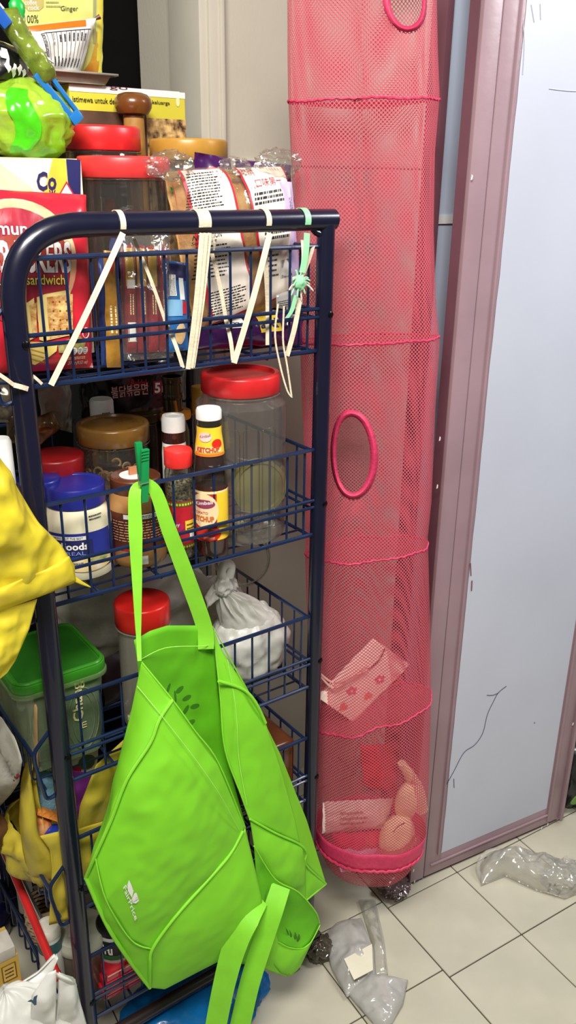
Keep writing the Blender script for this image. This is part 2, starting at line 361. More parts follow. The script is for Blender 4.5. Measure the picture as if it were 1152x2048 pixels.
# ------------------------------------------------------------------ folding door leaf (mauve frame, white panel)
DO = V((.804, 0.0, .012)); DU = V((.484, -.064, 0)).normalized(); DN = V((-DU.y * -1, -DU.x, 0)); DN = V((DU.y, -DU.x, 0)); DW = .488; DH = 2.35; DT = .034
def dl(u, z, n=0.0): return DO + DU * u + DN * n + V((0, 0, z))
def dbox(b, u0, u1, z0, z1, n0, n1): b.box((u0, n0, z0), (u1, n1, z1), fr=lambda p: dl(p.x, p.z, p.y))
def dpx(px, py): q = PPl(px, py, DO, DN) - DO; return q.dot(DU), q.z
uL = dpx(845, 1763)[0]; uW, zW = dpx(881, 1705); uR, zR = dpx(1092, 1613)
def dgroup(name): return None
b = M(); dbox(b, .0, DW, 0, DH, -DT, -.006); door = struct(b.obj('door_1', MAUVE_D, smooth=False)); OFF[door.name] = V((0, 0, 0))
b = M(); dbox(b, 0, uL - .0015, 0, DH, -.010, .003); b.obj('edge_strip', MAUVE, door, bevel=.002)
b = M(); dbox(b, uL + .0015, uW + .004, 0, DH, -.010, .002); b.obj('stile', MAUVE, door, bevel=.002)
b = M(); dbox(b, uW - .012, uW - .007, zW, DH, 0, .006); b.obj('bead', MAUVE, door, bevel=.0015)
b = M(); dbox(b, uR - .002, DW, 0, DH, -.010, .002); b.obj('stile', MAUVE, door, bevel=.002)
b = M(); dbox(b, uR + .006, uR + .014, .01, DH, 0, .007); dbox(b, DW - .010, DW, 0, DH, 0, .010); b.obj('bead', MAUVE, door, bevel=.002)
b = M(); dbox(b, uW, uR, 0, zW, -.010, .002); b.obj('bottom_rail', MAUVE, door, bevel=.002)
b = M(); dbox(b, uW - .03, uR + .01, .028, .033, 0, .006); b.obj('bead', MAUVE, door, bevel=.0015)
b = M()                                                   # hand-painted white field with a wavy left edge
rr = [(0, 0)]
def dwave(v): return .0022 * noise.noise(V((v * 9, 0, 3))) + .0012 * noise.noise(V((v * 40, 2, 3)))
b.grid(lambda u, v: dl(uW + (uR - uW) * u + (dwave(v) if u < .01 else 0), zW + (DH - zW) * v, .0026), 4, 160); b.grid(lambda u, v: dl(uW + (uR - uW) * u, zW + (DH - zW) * v, -.006), 1, 1)
b.obj('panel', DOORW, door, smooth=False)
INK = flat((62, 66, 84)); GREYM = flat((168, 172, 186)); REDM = flat((122, 84, 84))
def mark(pts, wd, m, nm='pen_mark'):
    b = M(); q = [dl(*dpx(x, y), .0032) for x, y in pts]; q = smooth_path(q, 5)
    b.tube(q, wd, 5); b.obj(nm, m, door)
mark([(891, 1568), (906, 1541), (926, 1504), (948, 1488), (964, 1464), (973, 1428), (985, 1402), (995, 1384), (1011, 1371)], .0007, INK)
mark([(972, 1389), (984, 1389), (996, 1384)], .0006, INK); mark([(906, 1556), (906.5, 1574)], .0007, INK)
mark([(1096, 178), (1130, 182), (1150, 183)], .0006, GREYM); mark([(1044, 40), (1046, 90), (1043, 150)], .0005, GREYM); mark([(1060, 10), (1066, 45)], .0005, GREYM); mark([(1078, 8), (1079, 40)], .0005, GREYM)
mark([(939, 1125), (940, 1150)], .0012, REDM, 'scuff'); mark([(942, 1160), (941, 1180)], .0014, REDM, 'scuff'); mark([(1067, 1443), (1068, 1445)], .001, REDM, 'scuff')
for (px, py) in ((873, 880), (868, 975), (1090, 1648), (1078, 1655), (1134, 1520), (1140, 1448), (1128, 1560), (824, 1762), (822, 1740), (936, 360)):
    u, z = dpx(px, py); b = M(); fn = lambda x, y: dl(u + x, z + y, .0075); b.add([fn(0, 0), fn(.003, .001), fn(.0035, .007), fn(.001, .009)], [(0, 1, 2, 3)]); b.obj('paint_chip', CHIP, door, smooth=False, solid=.0006)
# second leaf folded behind, seen as a narrow strip, with its mauve stile
BY = .10
a0, a1, a2 = P(889, 60, BY).x, P(901, 60, BY).x, P(930, 60, BY).x
b = M(); b.box((a0, BY, .012), (1.30, BY + .03, DH)); d2 = struct(b.obj('door_2', mat('door_blue_white', (176, 188, 208), .45, var=.04, scale=5), smooth=False)); OFF[d2.name] = V((0, 0, 0))
b = M(); b.box((a0 - .002, BY - .006, .012), (a1, BY + .032, DH)); b.obj('stile', MAUVE_D, d2, bevel=.002)
b = M(); b.box((a1, BY - .004, 1.50), (1.30, BY + .001, 1.515)); b.obj('rail', mat('door_blue_white2', (205, 208, 206), .45), d2)
# ================================================================== the rack
T = [dict(z=1.316, h=.162, d=.162), dict(z=.993, h=.156), dict(z=.679, h=.152), dict(z=.413, h=.150), dict(z=.148, h=.150)]
RW_, RD = .497, .45
rack = thing('wire_basket_rack', 'navy tubular rack of five blue wire baskets crammed with pantry goods', 'rack', (RW_ / 2, RD / 2, 0))
def post(path, r, nm='post'):
    b = M(); b.tube(path, r, 20); return b.obj(nm, NAVY, rack, angle=50)
post(fillet([(0, 0, .07), (0, 0, 1.517), (RW_ + .014, 0, 1.517)], .10, 12), .0158, 'front_frame')
post([(RW_, 0, .07), (RW_, 0, 1.515)], .0142)
post(fillet([(0, RD, .07), (0, RD, 1.517), (RW_ + .014, RD, 1.517)], .10, 12), .0150, 'rear_frame'); post([(RW_, RD, .07), (RW_, RD, 1.515)], .0142)
b = M(); b.tube([(RW_ - .008, .0, 1.496), (RW_ - .02, 0, 1.500), (RW_ - .034, 0, 1.508)], [.007, .006, .003], 8); b.obj('weld', NAVY, rack)
b = M(); b.tube([(RW_ + .0135, 0, 1.517), (RW_ + .0165, 0, 1.517)], [.0158, .0135], 20); b.obj('end_cap', NAVY, rack)
for y in (0, RD): b = M(); b.tube([(0, y, .085), (RW_, y, .085)], .0125, 14); b.obj('base_bar', mat('brown_black_tube', (44, 34, 34), .3, coat=.3), rack)
for x in (0, RW_): b = M(); b.tube([(x, 0, .085), (x, RD, .085)], .0115, 14); b.obj('base_bar', NAVY, rack)
RUB = mat('caster_rubber', (38, 36, 34), .6); CST = mat('caster_steel', (120, 116, 104), .35, metal=.8)
for x in (0, RW_):
    for y in (0, RD):
        b = M(); b.tube([(x - .011, y - .012, .026), (x + .011, y - .012, .026)], .026, 24); cw = b.obj('caster', RUB, rack, bevel=.003)
        b = M(); b.box((x - .016, y - .03, .026), (x - .0125, y + .012, .062)); b.box((x + .0125, y - .03, .026), (x + .016, y + .012, .062)); b.box((x - .016, y - .03, .058), (x + .016, y + .014, .064)); b.tube([(x, y, .06), (x, y, .075)], .007, 10); b.obj('caster_fork', CST, cw)
SCR = mat('screw_black', (24, 24, 30), .25, metal=.7)
def screw(c, n):
    n = V(n).normalized(); b = M(); t = n.orthogonal().normalized(); s = n.cross(t); c = V(c)
    b.tube([c - n * .002, c + n * .0012, c + n * .0026], [.0062, .006, .0042], 14); b.box((-.0035, -.0008, 0), (.0035, .0008, .0008), fr=lambda p: c + t * p.x + s * p.y + n * (p.z + .0024)); b.obj('screw', SCR, rack)
for k, t in enumerate(T):
    screw((.006, -.0145, t['z'] + .058), (.35, -1, 0)); screw((RW_ + .004, -.0128, t['z'] + .058), (.3, -1, 0))
def basket(k, t):
    z, h = t['z'], t['h']; x0, x1, y0, y1 = .008, .478, .0, RD - .02; m1, m2 = z + h * .415, z + h * .335
    b = M(); b.tube([(x0, y0, z + h), (x1 + .012, y0, z + h)], .0036, 8); bk = b.obj('basket', WIRE, rack); OFF[bk.name] = OFF[rack.name]
    def wire(pts, r, nm='wire'): b = M(); b.tube(pts, r, 7); return b.obj(nm, WIRE, bk)
    wire([(x0, y0, z), (x1 + .012, y0, z)], .0037, 'rail'); wire([(x0, y0 - .003, m1), (x1 + .012, y0 - .003, m1)], .0030, 'rail'); wire([(x0, y0 - .003, m2), (x1 + .012, y0 - .003, m2)], .0028, 'rail')
    v0 = wire([(0, y0 + .004, z), (0, y0 + .004, z + h)], .0021, 'upright'); n = 13; base = v0.location.copy()
    for i in range(n):
        c = v0 if i == 0 else v0.copy()
        if i: COL.objects.link(c)
        c.location = base + V((x0 + .030 + (x1 - x0 - .04) * i / (n - 1), 0, 0))
    for xx, s in ((x1, 1),):                                  # right-hand end, full height
        wire([(xx, y0, z + h), (xx, y1, z + h)], .0034, 'rail'); wire([(xx, y0, z), (xx, y1, z)], .0034, 'rail'); wire([(xx, y0, m1), (xx, y1, m1)], .0028, 'rail'); wire([(xx, y0, m2), (xx, y1, m2)], .0026, 'rail')
        for i in range(9): wire([(xx, y0 + .04 + .04 * i, z), (xx, y0 + .04 + .04 * i, z + h)], .0020, 'upright')
    wire([(x0, y1, z + h), (x1, y1, z + h)], .0034, 'rail'); wire([(x0, y1, z), (x1, y1, z)], .0034, 'rail'); wire([(x0, y1, m1), (x1, y1, m1)], .0028, 'rail')
    for i in range(9): wire([(x0 + .03 + .05 * i, y1, z), (x0 + .03 + .05 * i, y1, z + h)], .0020, 'upright')
    # left-hand end bulges out past the post, low-sided
    xl = -.040; q = fillet([(.002, .004, z + .118), (xl, .004, z + .074), (xl, .004, z + .052), (xl + .012, .004, z - .022), (.004, .004, z - .012)], .01, 4); wire(q, .0034, 'end_hoop')
    wire([(xl, .004, z + .066), (xl, y1, z + .066)], .0034, 'rail'); wire([(xl + .012, .004, z), (xl + .012, y1, z)], .0026, 'rail')
    for i in range(10): y = .03 + .036 * i; wire(fillet([(xl, y, z + .066), (xl, y, z + .004), (x0 + .02, y, z + .001)], .008, 3), .0020, 'upright')
    for i in range(9): y = .03 + .042 * i; wire([(x0, y, z), (x1, y, z)], .0020, 'floor_wire')
    for i in range(4): x = x0 + .08 + .10 * i; wire([(x, y0, z - .003), (x, y1, z - .003)], .0026, 'floor_wire')
for k, t in enumerate(T): basket(k, t)

# ================================================================== goods in the two upper baskets
WHITE = flat((238, 236, 230)); CREAM = flat((240, 226, 170)); INKB = flat((30, 28, 30)); REDP = flat((200, 30, 44)); DKRED = flat((150, 18, 34)); YEL = flat((242, 208, 62)); NAVYP = flat((36, 36, 92))
PET = clear('clear_jar_plastic', (230, 229, 224), .03, .06, .05, .10, 25); PETK = clear('clear_thin_film', (240, 240, 236), .05, .12, .05, .35, 45, gmax=.35); GLASS = clear('clear_glass', (222, 222, 212), .02, .04, .05)
REDLID = mat('red_lid_plastic', (206, 38, 40), .32, var=.05); REDLID2 = mat('coral_lid_plastic', (222, 58, 58), .35, var=.05); GOLDLID = mat('gold_lid_plastic', (186, 138, 56), .3, var=.08); AMBERLID = mat('amber_lid_plastic', (122, 86, 36), .25, var=.15)
BLUELID = mat('blue_lid_plastic', (34, 40, 128), .3, var=.08)
def lidded_jar(nm, label, c, r, H, lh, lidm, bodym, lr=None, ribbed=0, neck=.9, group=None, taper=.0, cat='jar', recess=.0, rings=0):
    """round jar standing on c; H = height to the top of the lid; lh = height of the lid"""
    lr = lr or r * .98; t = thing(nm, label, cat, c, group); zb = H - lh
    prof = [(r * .84, 0), (r * .96, .004), (r, .014)]
    n = 7
    for k in range(1, n): prof.append((r - (r * .012 if rings and k % 2 else 0), .014 + (zb - .045) * k / n))
    prof += [(r, zb - .030), (r * .985, zb - .018), (lr * neck, zb - .006), (lr * neck, zb + .004)]
    b = M(); b.lathe(c, prof, 48, cap1=False); b.obj('body', bodym, t)
    b = M(); lp = [(lr * .97, zb), (lr, zb + .002), (lr, H - .004), (lr * .975, H - .0008), (lr * .93, H)]
    if recess: lp += [(lr * .86, H - .0004), (lr * .83, H - recess), (lr * .3, H - recess)]
    b.lathe(c, lp, 96 if ribbed else 48, rib=ribbed, ribd=lr * .012, cap0=False); b.obj('lid', lidm, t, angle=50)
    b = M(); b.lathe(c, [(lr * .99, zb - .004), (lr * 1.01, zb - .0025), (lr * .99, zb - .001)], 40, cap0=False, cap1=False); b.obj('neck_ring', bodym, t)
    return t
# ---- cracker packet, front of the top basket
cp = [P(-38, 388, .055), P(194, 400, .052), P(206, 752, .032), P(-6, 768, .030)]
ck = thing('cracker_packet', 'red packet of cheese cracker sandwiches standing in the top basket', 'packet', ((cp[2] + cp[3]) / 2))
SH = V((0, .035, .006)); pk, fn = packet('pouch', cp[0] + SH, cp[1] + SH, cp[2] + SH, cp[3] + SH, .062, mat('red_foil', (206, 34, 52), .3, var=.06, scale=12, coat=.3), ck, wr=.003, seed=1, pw=5, crimp=.0)
def uvp(px, py, q=(-38, 388, 206, 760)): return ((px - q[0]) / (q[2] - q[0]), 1 - (py - q[1]) / (q[3] - q[1]))
CRG = mat('cream_red_glow', (226, 120, 92), .4, c2=(246, 214, 160), scale=14); MAROON = mat('maroon_print', (152, 30, 52), .35, c2=(176, 44, 60), scale=20)
f2, f3, f4, f5 = lift(fn, .0005), lift(fn, .001), lift(fn, .0015), lift(fn, .002)
def UV(l): return [uvp(*p) for p in l]
cre = M(); cx_, cy_ = uvp(38, 528)
poly(fn, [(max(.02, min(.98, u)), v) for u, v in ell(cx_, cy_, .50, .33, 40)], CRG, ck); poly(f2, [(max(.02, min(.98, u)), v) for u, v in ell(cx_ - .02, cy_ - .035, .455, .315, 40)], MAROON, ck)
poly(f3, [(max(.02, u), v) for u, v in ell(*uvp(60, 512), .36, .105, 30)], mat('brown_red_print', (150, 52, 34), .4), ck)
def big(txt, x0, y0, x1, y1, m, mo=INKB, bold=.02, f=f4, ou=.0035):
    a = uvp(x0, y1); c = uvp(x1, y0); text(txt, lift(rect_of(f, a[0] - ou, a[1] - ou * .8, c[0] + ou, c[1] + ou * .8), -.0003), mo, ck, bold + .03); text(txt, rect_of(f, a[0], a[1], c[0], c[1]), m, ck, bold)
big('CRACKERS', -30, 488, 146, 553, WHITE, DKRED, .03); big('munchys', -6, 452, 120, 486, WHITE, DKRED, .015); big('butter sandwich', -24, 556, 130, 577, flat((246, 226, 90)), flat((90, 10, 20)), .01)
CRK = mat('baked_cracker', (176, 108, 40), .6, c2=(236, 196, 122), scale=90, bump=.3, bscale=200); FILL = mat('cream_filling', (240, 214, 130), .5, var=.05)
for (x0, y0, x1, y1, dx) in ((72, 596, 146, 690, 0), (34, 612, 64, 690, -1)):
    poly(f4, UV([(x0 - 8, y0 + 6), (x0 + 10, y0), (x1 - 6, y0 - 9), (x1 - 2, y1 - 8), (x0 + 4, y1 + 3), (x0 - 6, y1)]), FILL, ck, 'cracker_print'); poly(f5, UV([(x0 + 14, y0 + 6), (x1, y0), (x1 - 4, y1 - 10), (x0 + 18, y1 - 2)]), CRK, ck, 'cracker_print')
    for i in range(3):
        for j in range(4): uu, vv = uvp(x0 + 28 + i * 15 * (x1 - x0) / 74, y0 + 16 + j * 19); poly(lift(f5, .0005), ell(uu, vv, .008, .006, 8), flat((120, 66, 22)), ck, 'cracker_hole') if dx == 0 else None
poly(f4, UV([(46, 693), (84, 696), (108, 700), (106, 716), (90, 728), (60, 744), (44, 738)]), mat('cheese_print', (240, 206, 92), .45, c2=(250, 228, 140), scale=25), ck, 'cheese_print')
for y in (712, 722, 732): poly(f5, UV([(48, y - 4), (80, y + 6), (80, y + 8), (48, y - 2)]), flat((206, 160, 60)), ck, 'cheese_edge')
poly(f4, UV([(108, 702), (130, 692), (160, 686), (176, 700), (172, 716), (140, 722), (112, 720)]), mat('herb_print', (190, 176, 110), .5, c2=(120, 116, 50), scale=120), ck, 'herb_print')
for i, x in enumerate((132, 147, 162, 177)):
    poly(f5, ell(*uvp(x, 718), .029, .022, 12), WHITE, ck, 'badge'); smallprint(lift(f5, .0004), *uvp(x - 5, 724), *uvp(x + 5, 712), 3, INKB, ck, i)
text('270 g (9.52 oz)', rect_of(f5, *uvp(138, 751), *uvp(188, 741)), WHITE, ck, .01); smallprint(f5, *uvp(128, 737), *uvp(188, 730), 2, CREAM, ck, 5); b = M(); b.tube([lift(f5, .0008)(*q_) for q_ in ell(*uvp(177, 680), .042, .030, 20)], .0006, 5, closed=True); b.obj('round_mark', WHITE, ck)
# ---- white, yellow and navy carton behind it
c0, c1 = P(-40, 316, .145), P(162, 320, .145); zt = c1.z
bx = thing('printed_carton', 'white and yellow carton with a navy end behind the red cracker packet', 'box', (c1.x - .1, .18, 1.32))
b = M(); b.box((c0.x, .145, 1.322), (c1.x, .21, zt)); b.obj('carton', mat('carton_cream', (236, 226, 200), .5, var=.04), bx, bevel=.0015)
cf = lambda px, py: V((P(px, py, .144).x, .1438, P(px, py, .144).z)); cfl = lambda d: (lambda x, y: up(cf(x, y), d))
poly(cfl(.0003), [(132, 318), (161, 320), (161, 400), (139, 400)], NAVYP, bx); poly(cfl(.0003), [(106, 316), (131, 318), (138, 400), (84, 400)], mat('yellow_print', (240, 196, 60), .45), bx); poly(cfl(.0002), [(-40, 330), (0, 328), (60, 372), (80, 400), (-40, 400)], mat('peach_print', (236, 190, 130), .5, c2=(244, 222, 180), scale=20), bx)
poly(cfl(.0006), [(133, 362), (116, 392), (150, 392)], REDP, bx); poly(cfl(.0009), [(133, 368), (120, 390), (146, 390)], WHITE, bx)
text('Co', lambda x, y: up(cf(73 + 40 * x, 381 - 38 * y), .0012), NAVYP, bx, .03); text('w', lambda x, y: up(cf(98 + 13 * x, 396 - 16 * y), .0009), NAVYP, bx, .02)
b = M(); b.box((c0.x + .02, .150, zt - .001), (c1.x - .004, .19, zt + .0015)); b.obj('torn_flap', mat('carton_edge', (206, 186, 150), .7), bx)
# ---- jars of the top basket
def jar_px(nm, label, px, pyt, wpx, Y, zb, lh, lidm, bodym, **k):
    q = P(px, pyt, Y); r = wid(wpx / 2, q) ; return lidded_jar(nm, label, V((q.x, q.y, zb)), r * k.pop('br', 1.0), q.z - zb, lh, lidm, bodym, lr=r, **k), V((q.x, q.y, zb)), r
j2, c2_, r2 = jar_px('storage_jar', 'clear jar with a ribbed coral red lid, tall behind the top bar', 246, 313, 182, .175, 1.322, .030, REDLID2, PET, ribbed=1, br=.93)
j1, c1_, r1 = jar_px('storage_jar', 'clear jar with a smooth dark red lid beside the wooden knob', 195, 253, 168, .30, 1.322, .036, REDLID, PET, br=1.0)
j3, c3_, r3 = jar_px('storage_jar', 'clear jar with a gold lid below the yellow cereal box', 377, 279, 156, .275, 1.322, .033, GOLDLID, PET, br=1.0)
def sachet(nm, label, c, w_, h_, th, m, rz=0, tilt=0, seed=0, parent=None, cat='packet', group=None, wr=.0025):
    c = V(c); d = V((math.cos(rz), math.sin(rz), 0)); u = V((-math.sin(tilt) * math.cos(rz), -math.sin(tilt) * math.sin(rz), math.cos(tilt))); d = d * math.cos(tilt) + V((0, 0, math.sin(tilt)))
    o = None
    if parent is None: o = thing(nm, label, cat, c, group); pr = o
    else: pr = parent
    q, f = packet('pouch' if parent is None else nm, c - d * w_ / 2 + u * h_, c + d * w_ / 2 + u * h_, c + d * w_ / 2, c - d * w_ / 2, th, m, pr, wr=wr, seed=seed, nu=14, nv=20, crimp=.0005)
    return (o or q), f
# sachets inside the coral-lidded jar
for i, (dx, dy, cc, rz) in enumerate(((-.030, -.006, (60, 90, 150), .2), (-.008, -.012, (190, 184, 170), -.3), (.016, -.010, (206, 196, 130), .3), (.034, .0, (120, 40, 36), -.2), (.0, .022, (84, 60, 40), 0.1))):
    sachet('snack_sachet', ('blue', 'silver', 'pale yellow', 'red brown', 'dark brown')[i] + ' snack sachet inside the coral-lidded jar', c2_ + V((dx, dy, .01)), .034, .155 - .012 * i, .010, mat('sachet_%d' % i, cc, .25, var=.25, scale=40, coat=.4), rz, .05 * (i - 2), 20 + i)
for i, (dx, cc) in enumerate(((-.028, (150, 30, 34)), (.012, (94, 70, 52)))):
    sachet('snack_sachet', ('red', 'brown')[i] + ' sachet inside the jar with the smooth dark red lid', c1_ + V((dx, -.01, .01)), .045, .16, .012, mat('sachet_b%d' % i, cc, .3, var=.3, scale=40), .1, .04, 30 + i)
# ---- yellow cereal box
yb0, yb1 = P(138, 182, .385), P(374, 186, .385); yb1.x = min(yb1.x, .471); zb0 = 1.322; zt0 = yb1.z
yb = thing('cereal_box', 'yellow printed carton with nut cereal pictures behind the gold-lidded jar', 'box', ((yb0.x + yb1.x) / 2, .40, zb0))
b = M(); b.box((yb0.x, .385, zb0), (yb1.x, .42, zt0)); b.obj('carton', mat('cereal_yellow', (206, 196, 50), .42, var=.06, scale=12), yb, bevel=.0012)
yf = lambda x, y: V((yb0.x + (yb1.x - yb0.x) * x, 0.3842, zb0 + (zt0 - zb0) * y)); hy = zt0 - zb0; zq = lambda py: (P(300, py, .385).z - zb0) / hy; xq = lambda px: (P(px, 230, .385).x - yb0.x) / (yb1.x - yb0.x)
NUT = mat('nut_print', (66, 40, 20), .5, c2=(226, 186, 120), scale=75); patch(yf, .0, .02, 1, zq(236), NUT, yb); patch(lift(yf, .0004), xq(150), .02, xq(292), zq(228), mat('brown_print', (62, 42, 34), .5, c2=(110, 80, 60), scale=12), yb)
patch(yf, 0, zq(193), 1, 1, WHITE, yb)
text('istimewa untuk deli', rect_of(lift(yf, .0006), xq(147), zq(213), xq(235), zq(202)), INKB, yb, .01); text('keluarga', rect_of(lift(yf, .0006), xq(305), zq(210), xq(340), zq(200)), INKB, yb, .01); text('go', rect_of(lift(yf, .0008), xq(222), zq(186), xq(258), zq(178)), mat('plum_print', (110, 40, 70), .4), yb)
poly(lift(yf, .0007), ell(xq(356), zq(200), .018, .02, 14), CREAM, yb); b = M(); b.box((yb0.x + .002, .386, zt0), (yb1.x - .01, .419, zt0 + .0012)); b.obj('top_flap', WHITE, yb)
# ---- wooden pestle standing among the jars
k = P(266, 206, .352); rk = wid(38, k)
pe = thing('wooden_pestle', 'turned wooden pestle with a round brown knob, standing upright among the jars', 'pestle', (k.x, k.y, 1.322))
b = M(); b.lathe((k.x, k.y, k.z), [(rk * .5, -.019), (rk * .8, -.0165), (rk * .97, -.008), (rk, -.001), (rk * .95, .006), (rk * .78, .0125), (rk * .5, .0155), (rk * .1, .0165)], 36); b.obj('knob', mat('knob_brown_wood', (112, 66, 26), .28, var=.15, scale=12, coat=.5), pe)
b = M(); b.lathe((k.x, k.y, 1.322), [(rk * .9, 0), (rk * .92, .05), (rk * .62, .12), (rk * .54, k.z - 1.322 - .02)], 28); b.obj('shaft', mat('pestle_wood', (176, 128, 62), .5, var=.2, scale=30), pe)
b = M(); b.lathe((k.x, k.y, k.z - .023), [(rk * .56, 0), (rk * .56, .004), (rk * .5, .006)], 28); b.obj('collar', mat('knob_dark_wood', (84, 48, 22), .4), pe)
# ---- metal tray on the cereal box, packets on it
tr0, tr1 = P(96, 152, .40), P(218, 154, .40); tz = zt0 + .0015
tr = thing('metal_tray', 'shallow grey metal tray lying on top of the yellow cereal box', 'tray', ((tr0.x + tr1.x) / 2, .41, tz)); STEEL = mat('dull_steel', (186, 182, 170), .38, metal=.3)
b = M(); tx0, tx1 = tr0.x - .12, tr1.x - .010; h_ = tr1.z - tz
b.grid(lambda u, v: V((tx0 + .01 + (tx1 - tx0 - .02) * u, .375 + .09 * v, tz + .001)), 6, 3)
rim = lambda q, d, z: [V((tx0 + q, .37 + q, z)), V((tx1 - q, .37 + q, z)), V((tx1 - q, .47 - q, z)), V((tx0 + q, .47 - q, z))]
for a, c in ((rim(.008, 0, tz), rim(0, 0, tz + h_)), (rim(0, 0, tz + h_), rim(-.009, 0, tz + h_ + .001)), (rim(-.009, 0, tz + h_ + .001), rim(-.009, 0, tz + h_ - .002))):
    b.add(a + c, [(i, (i + 1) % 4, 4 + (i + 1) % 4, 4 + i) for i in range(4)])
b.obj('pan', STEEL, tr, solid=.0008)
Yc = .43; q = [P(18, -60, Yc), P(208, -60, Yc), P(204, 150, Yc), P(30, 150, Yc)]
cg = thing('drink_pouch', 'tall pale yellow ginger drink pouch standing on the metal tray', 'packet', (q[2] + q[3]) / 2); _, gf = packet('pouch', *q, .022, mat('pale_yellow_foil', (206, 206, 116), .35, var=.06, scale=10, coat=.3), cg, wr=.002, seed=5, pw=6)
def gq(px, py): return ((px - 22) / (206 - 22), 1 - (py + 60) / 210)
gl = lift(gf, .0006); patch(gf, gq(190, 0)[0], .02, .985, .98, mat('yellow_edge_print', (220, 206, 70), .4), cg); patch(gf, gq(180, 0)[0], .3, gq(187, 0)[0], .98, flat((150, 152, 96)), cg)
text('Ginger', rect_of(gl, *gq(113, 25), *gq(148, 12)), INKB, cg); text('100%', rect_of(gl, *gq(42, 46), *gq(68, 30)), INKB, cg); poly(gf, [gq(*p) for p in ((42, -12), (80, -10), (79, 14), (70, 22), (50, 22), (42, 12))], flat((176, 160, 90)), cg)
text('coffee', rect_of(gl, *gq(44, 10), *gq(66, 0)), WHITE, cg); text('rock', rect_of(gl, *gq(50, 20), *gq(70, 11)), WHITE, cg); poly(gf, [gq(*p) for p in ((150, 150), (196, 146), (196, 96), (188, 60), (184, 90), (176, 120), (160, 148))], mat('ginger_print', (206, 170, 60), .4, c2=(190, 120, 30), scale=30), cg); smallprint(gl, *gq(84, 16), *gq(116, 0), 2, flat((150, 150, 90)), cg, 3)
Yn = .40; q = [P(50, 52, Yn), P(192, 36, Yn), P(160, 150, Yn), P(86, 140, Yn)]
wn = thing('snack_packet', 'white and orange packet with a nutrition table leaning on the ginger pouch', 'packet', (q[2] + q[3]) / 2); _, nf = packet('pouch', *q, .035, mat('white_foil', (226, 224, 220), .35, var=.05, coat=.2), wn, wr=.004, seed=8)
patch(nf, .01, .86, .85, .99, mat('orange_foil', (196, 110, 24), .35), wn); nl = lift(nf, .0005)
for i in range(10): u = .22 + i * .075; poly(nl, [(u, .10), (u + .008, .10), (u + .008, .80), (u, .80)], INKB, wn, 'table_line')
poly(nl, [(.2, .80), (.95, .80), (.95, .812), (.2, .812)], INKB, wn, 'table_line'); text('Information', rot_of(nl, .12, .30, .20, .80), INKB, wn, .01)
text('Per Serving', rot_of(nl, .30, .55, .345, .78), INKB, wn); smallprint(lambda u, v: nl(.40 + .5 * v, .6 + .18 * u), 0, 0, 1, 1, 7, INKB, wn, 2); smallprint(lambda u, v: nl(.28 + .6 * v, .12 + .2 * u), 0, 0, 1, 1, 8, INKB, wn, 4)
b = M(); kk = P(190, 38, .405); b.tube([kk, kk + V((.008, -.002, .004))], [.002, .004], 8); b.obj('twisted_corner', flat((90, 30, 30)), wn)
# ---- bags at the far end of the top basket
GB = clear('green_film', (188, 214, 60), .42, .14, .10, .9, 22, hcol=(168, 200, 40))
g0 = P(52, 244, .235); gbg = thing('green_plastic_bag', 'lime green plastic bag slumped on the cartons beside the dark red lid', 'bag', g0 + V((0, 0, -.055)))
GRB = mat('lime_plastic', (182, 206, 66), .22, var=.25, scale=9, coat=.6, bump=.12, bscale=25, c2=(112, 190, 20), transl=.2)
GBODY = dict(c=g0, rx=.066, ry=.05, rz=.057, seed=3, amp=.16, fr=1.6, flat=.86, nu=64, nv=44); blob('body', GRB, gbg, **GBODY); gb_fn = bag_blob(**GBODY)[0]
b = M(); b.grid(lambda u, v: up(gb_fn(.62 + .03 * math.sin(v * 5) + .09 * u + .05 * v, .25 + .5 * v), .002), 8, 16); b.obj('green_stripe', mat('bright_green_plastic', (72, 190, 22), .2, coat=.6), gbg)
k0 = P(26, 118, .26); bk = thing('black_snack_bag', 'black crinkled snack bag with white lettering above the lime bag', 'packet', k0 + V((0, 0, -.04)))
q = [P(-50, 60, .25), P(48, 100, .25), P(62, 176, .25), P(-40, 196, .25)]; _, bf = packet('pouch', *q, .06, mat('black_foil', (16, 15, 16), .28, coat=.5), bk, wr=.008, seed=12)
bl = lift(bf, .001); [poly(bl, [(x + .05 * math.cos(a) * (1 + .5 * math.sin(3 * a + x * 9)), y + .11 * math.sin(a) * (1 + .4 * math.cos(2 * a + x * 7))) for a in [k * PI / 7 for k in range(14)]], WHITE, bk) for x, y in ((.46, .50), (.58, .40), (.70, .42), (.80, .36))]; poly(bl, [(.35, .62), (.5, .6), (.5, .8), (.38, .8)], WHITE, bk); patch(bl, .3, .02, .97, .22, mat('dark_brown_print', (60, 40, 26), .5, c2=(90, 70, 40), scale=40), bk)
ol = thing('olive_film_bag', 'twisted olive green film bag sealed by the blue clip', 'bag', P(60, 110, .225))
packet('twisted_bag', P(-20, 22, .226), P(34, 14, .226), P(116, 160, .212), P(84, 178, .212), .034, mat('olive_film', (124, 142, 48), .2, var=.4, scale=25, coat=.6, bump=.3, bscale=40, transl=.15), ol, wr=.012, seed=14, nu=22, nv=44, pw=3)
wp = thing('white_printed_strip', 'white printed packet edge folded along the blue clip', 'packet', P(50, 70, .25))
b = M(); pa = smooth_path([P(-20, -12, .245), P(14, 30, .24), P(44, 66, .238), P(74, 98, .236), P(92, 112, .236)], 6); b.band(pa, V((.011, 0, -.009)), .0015); b.obj('folded_edge', flat((222, 222, 224)), wp)
sf = lambda u, v: up(line_at([P(-4, 12, .243), P(82, 104, .235)], u) + V((.012, 0, -.010)) * (v - .5), .0025); text('NACE OT STR', sf, INKB, wp, .01)
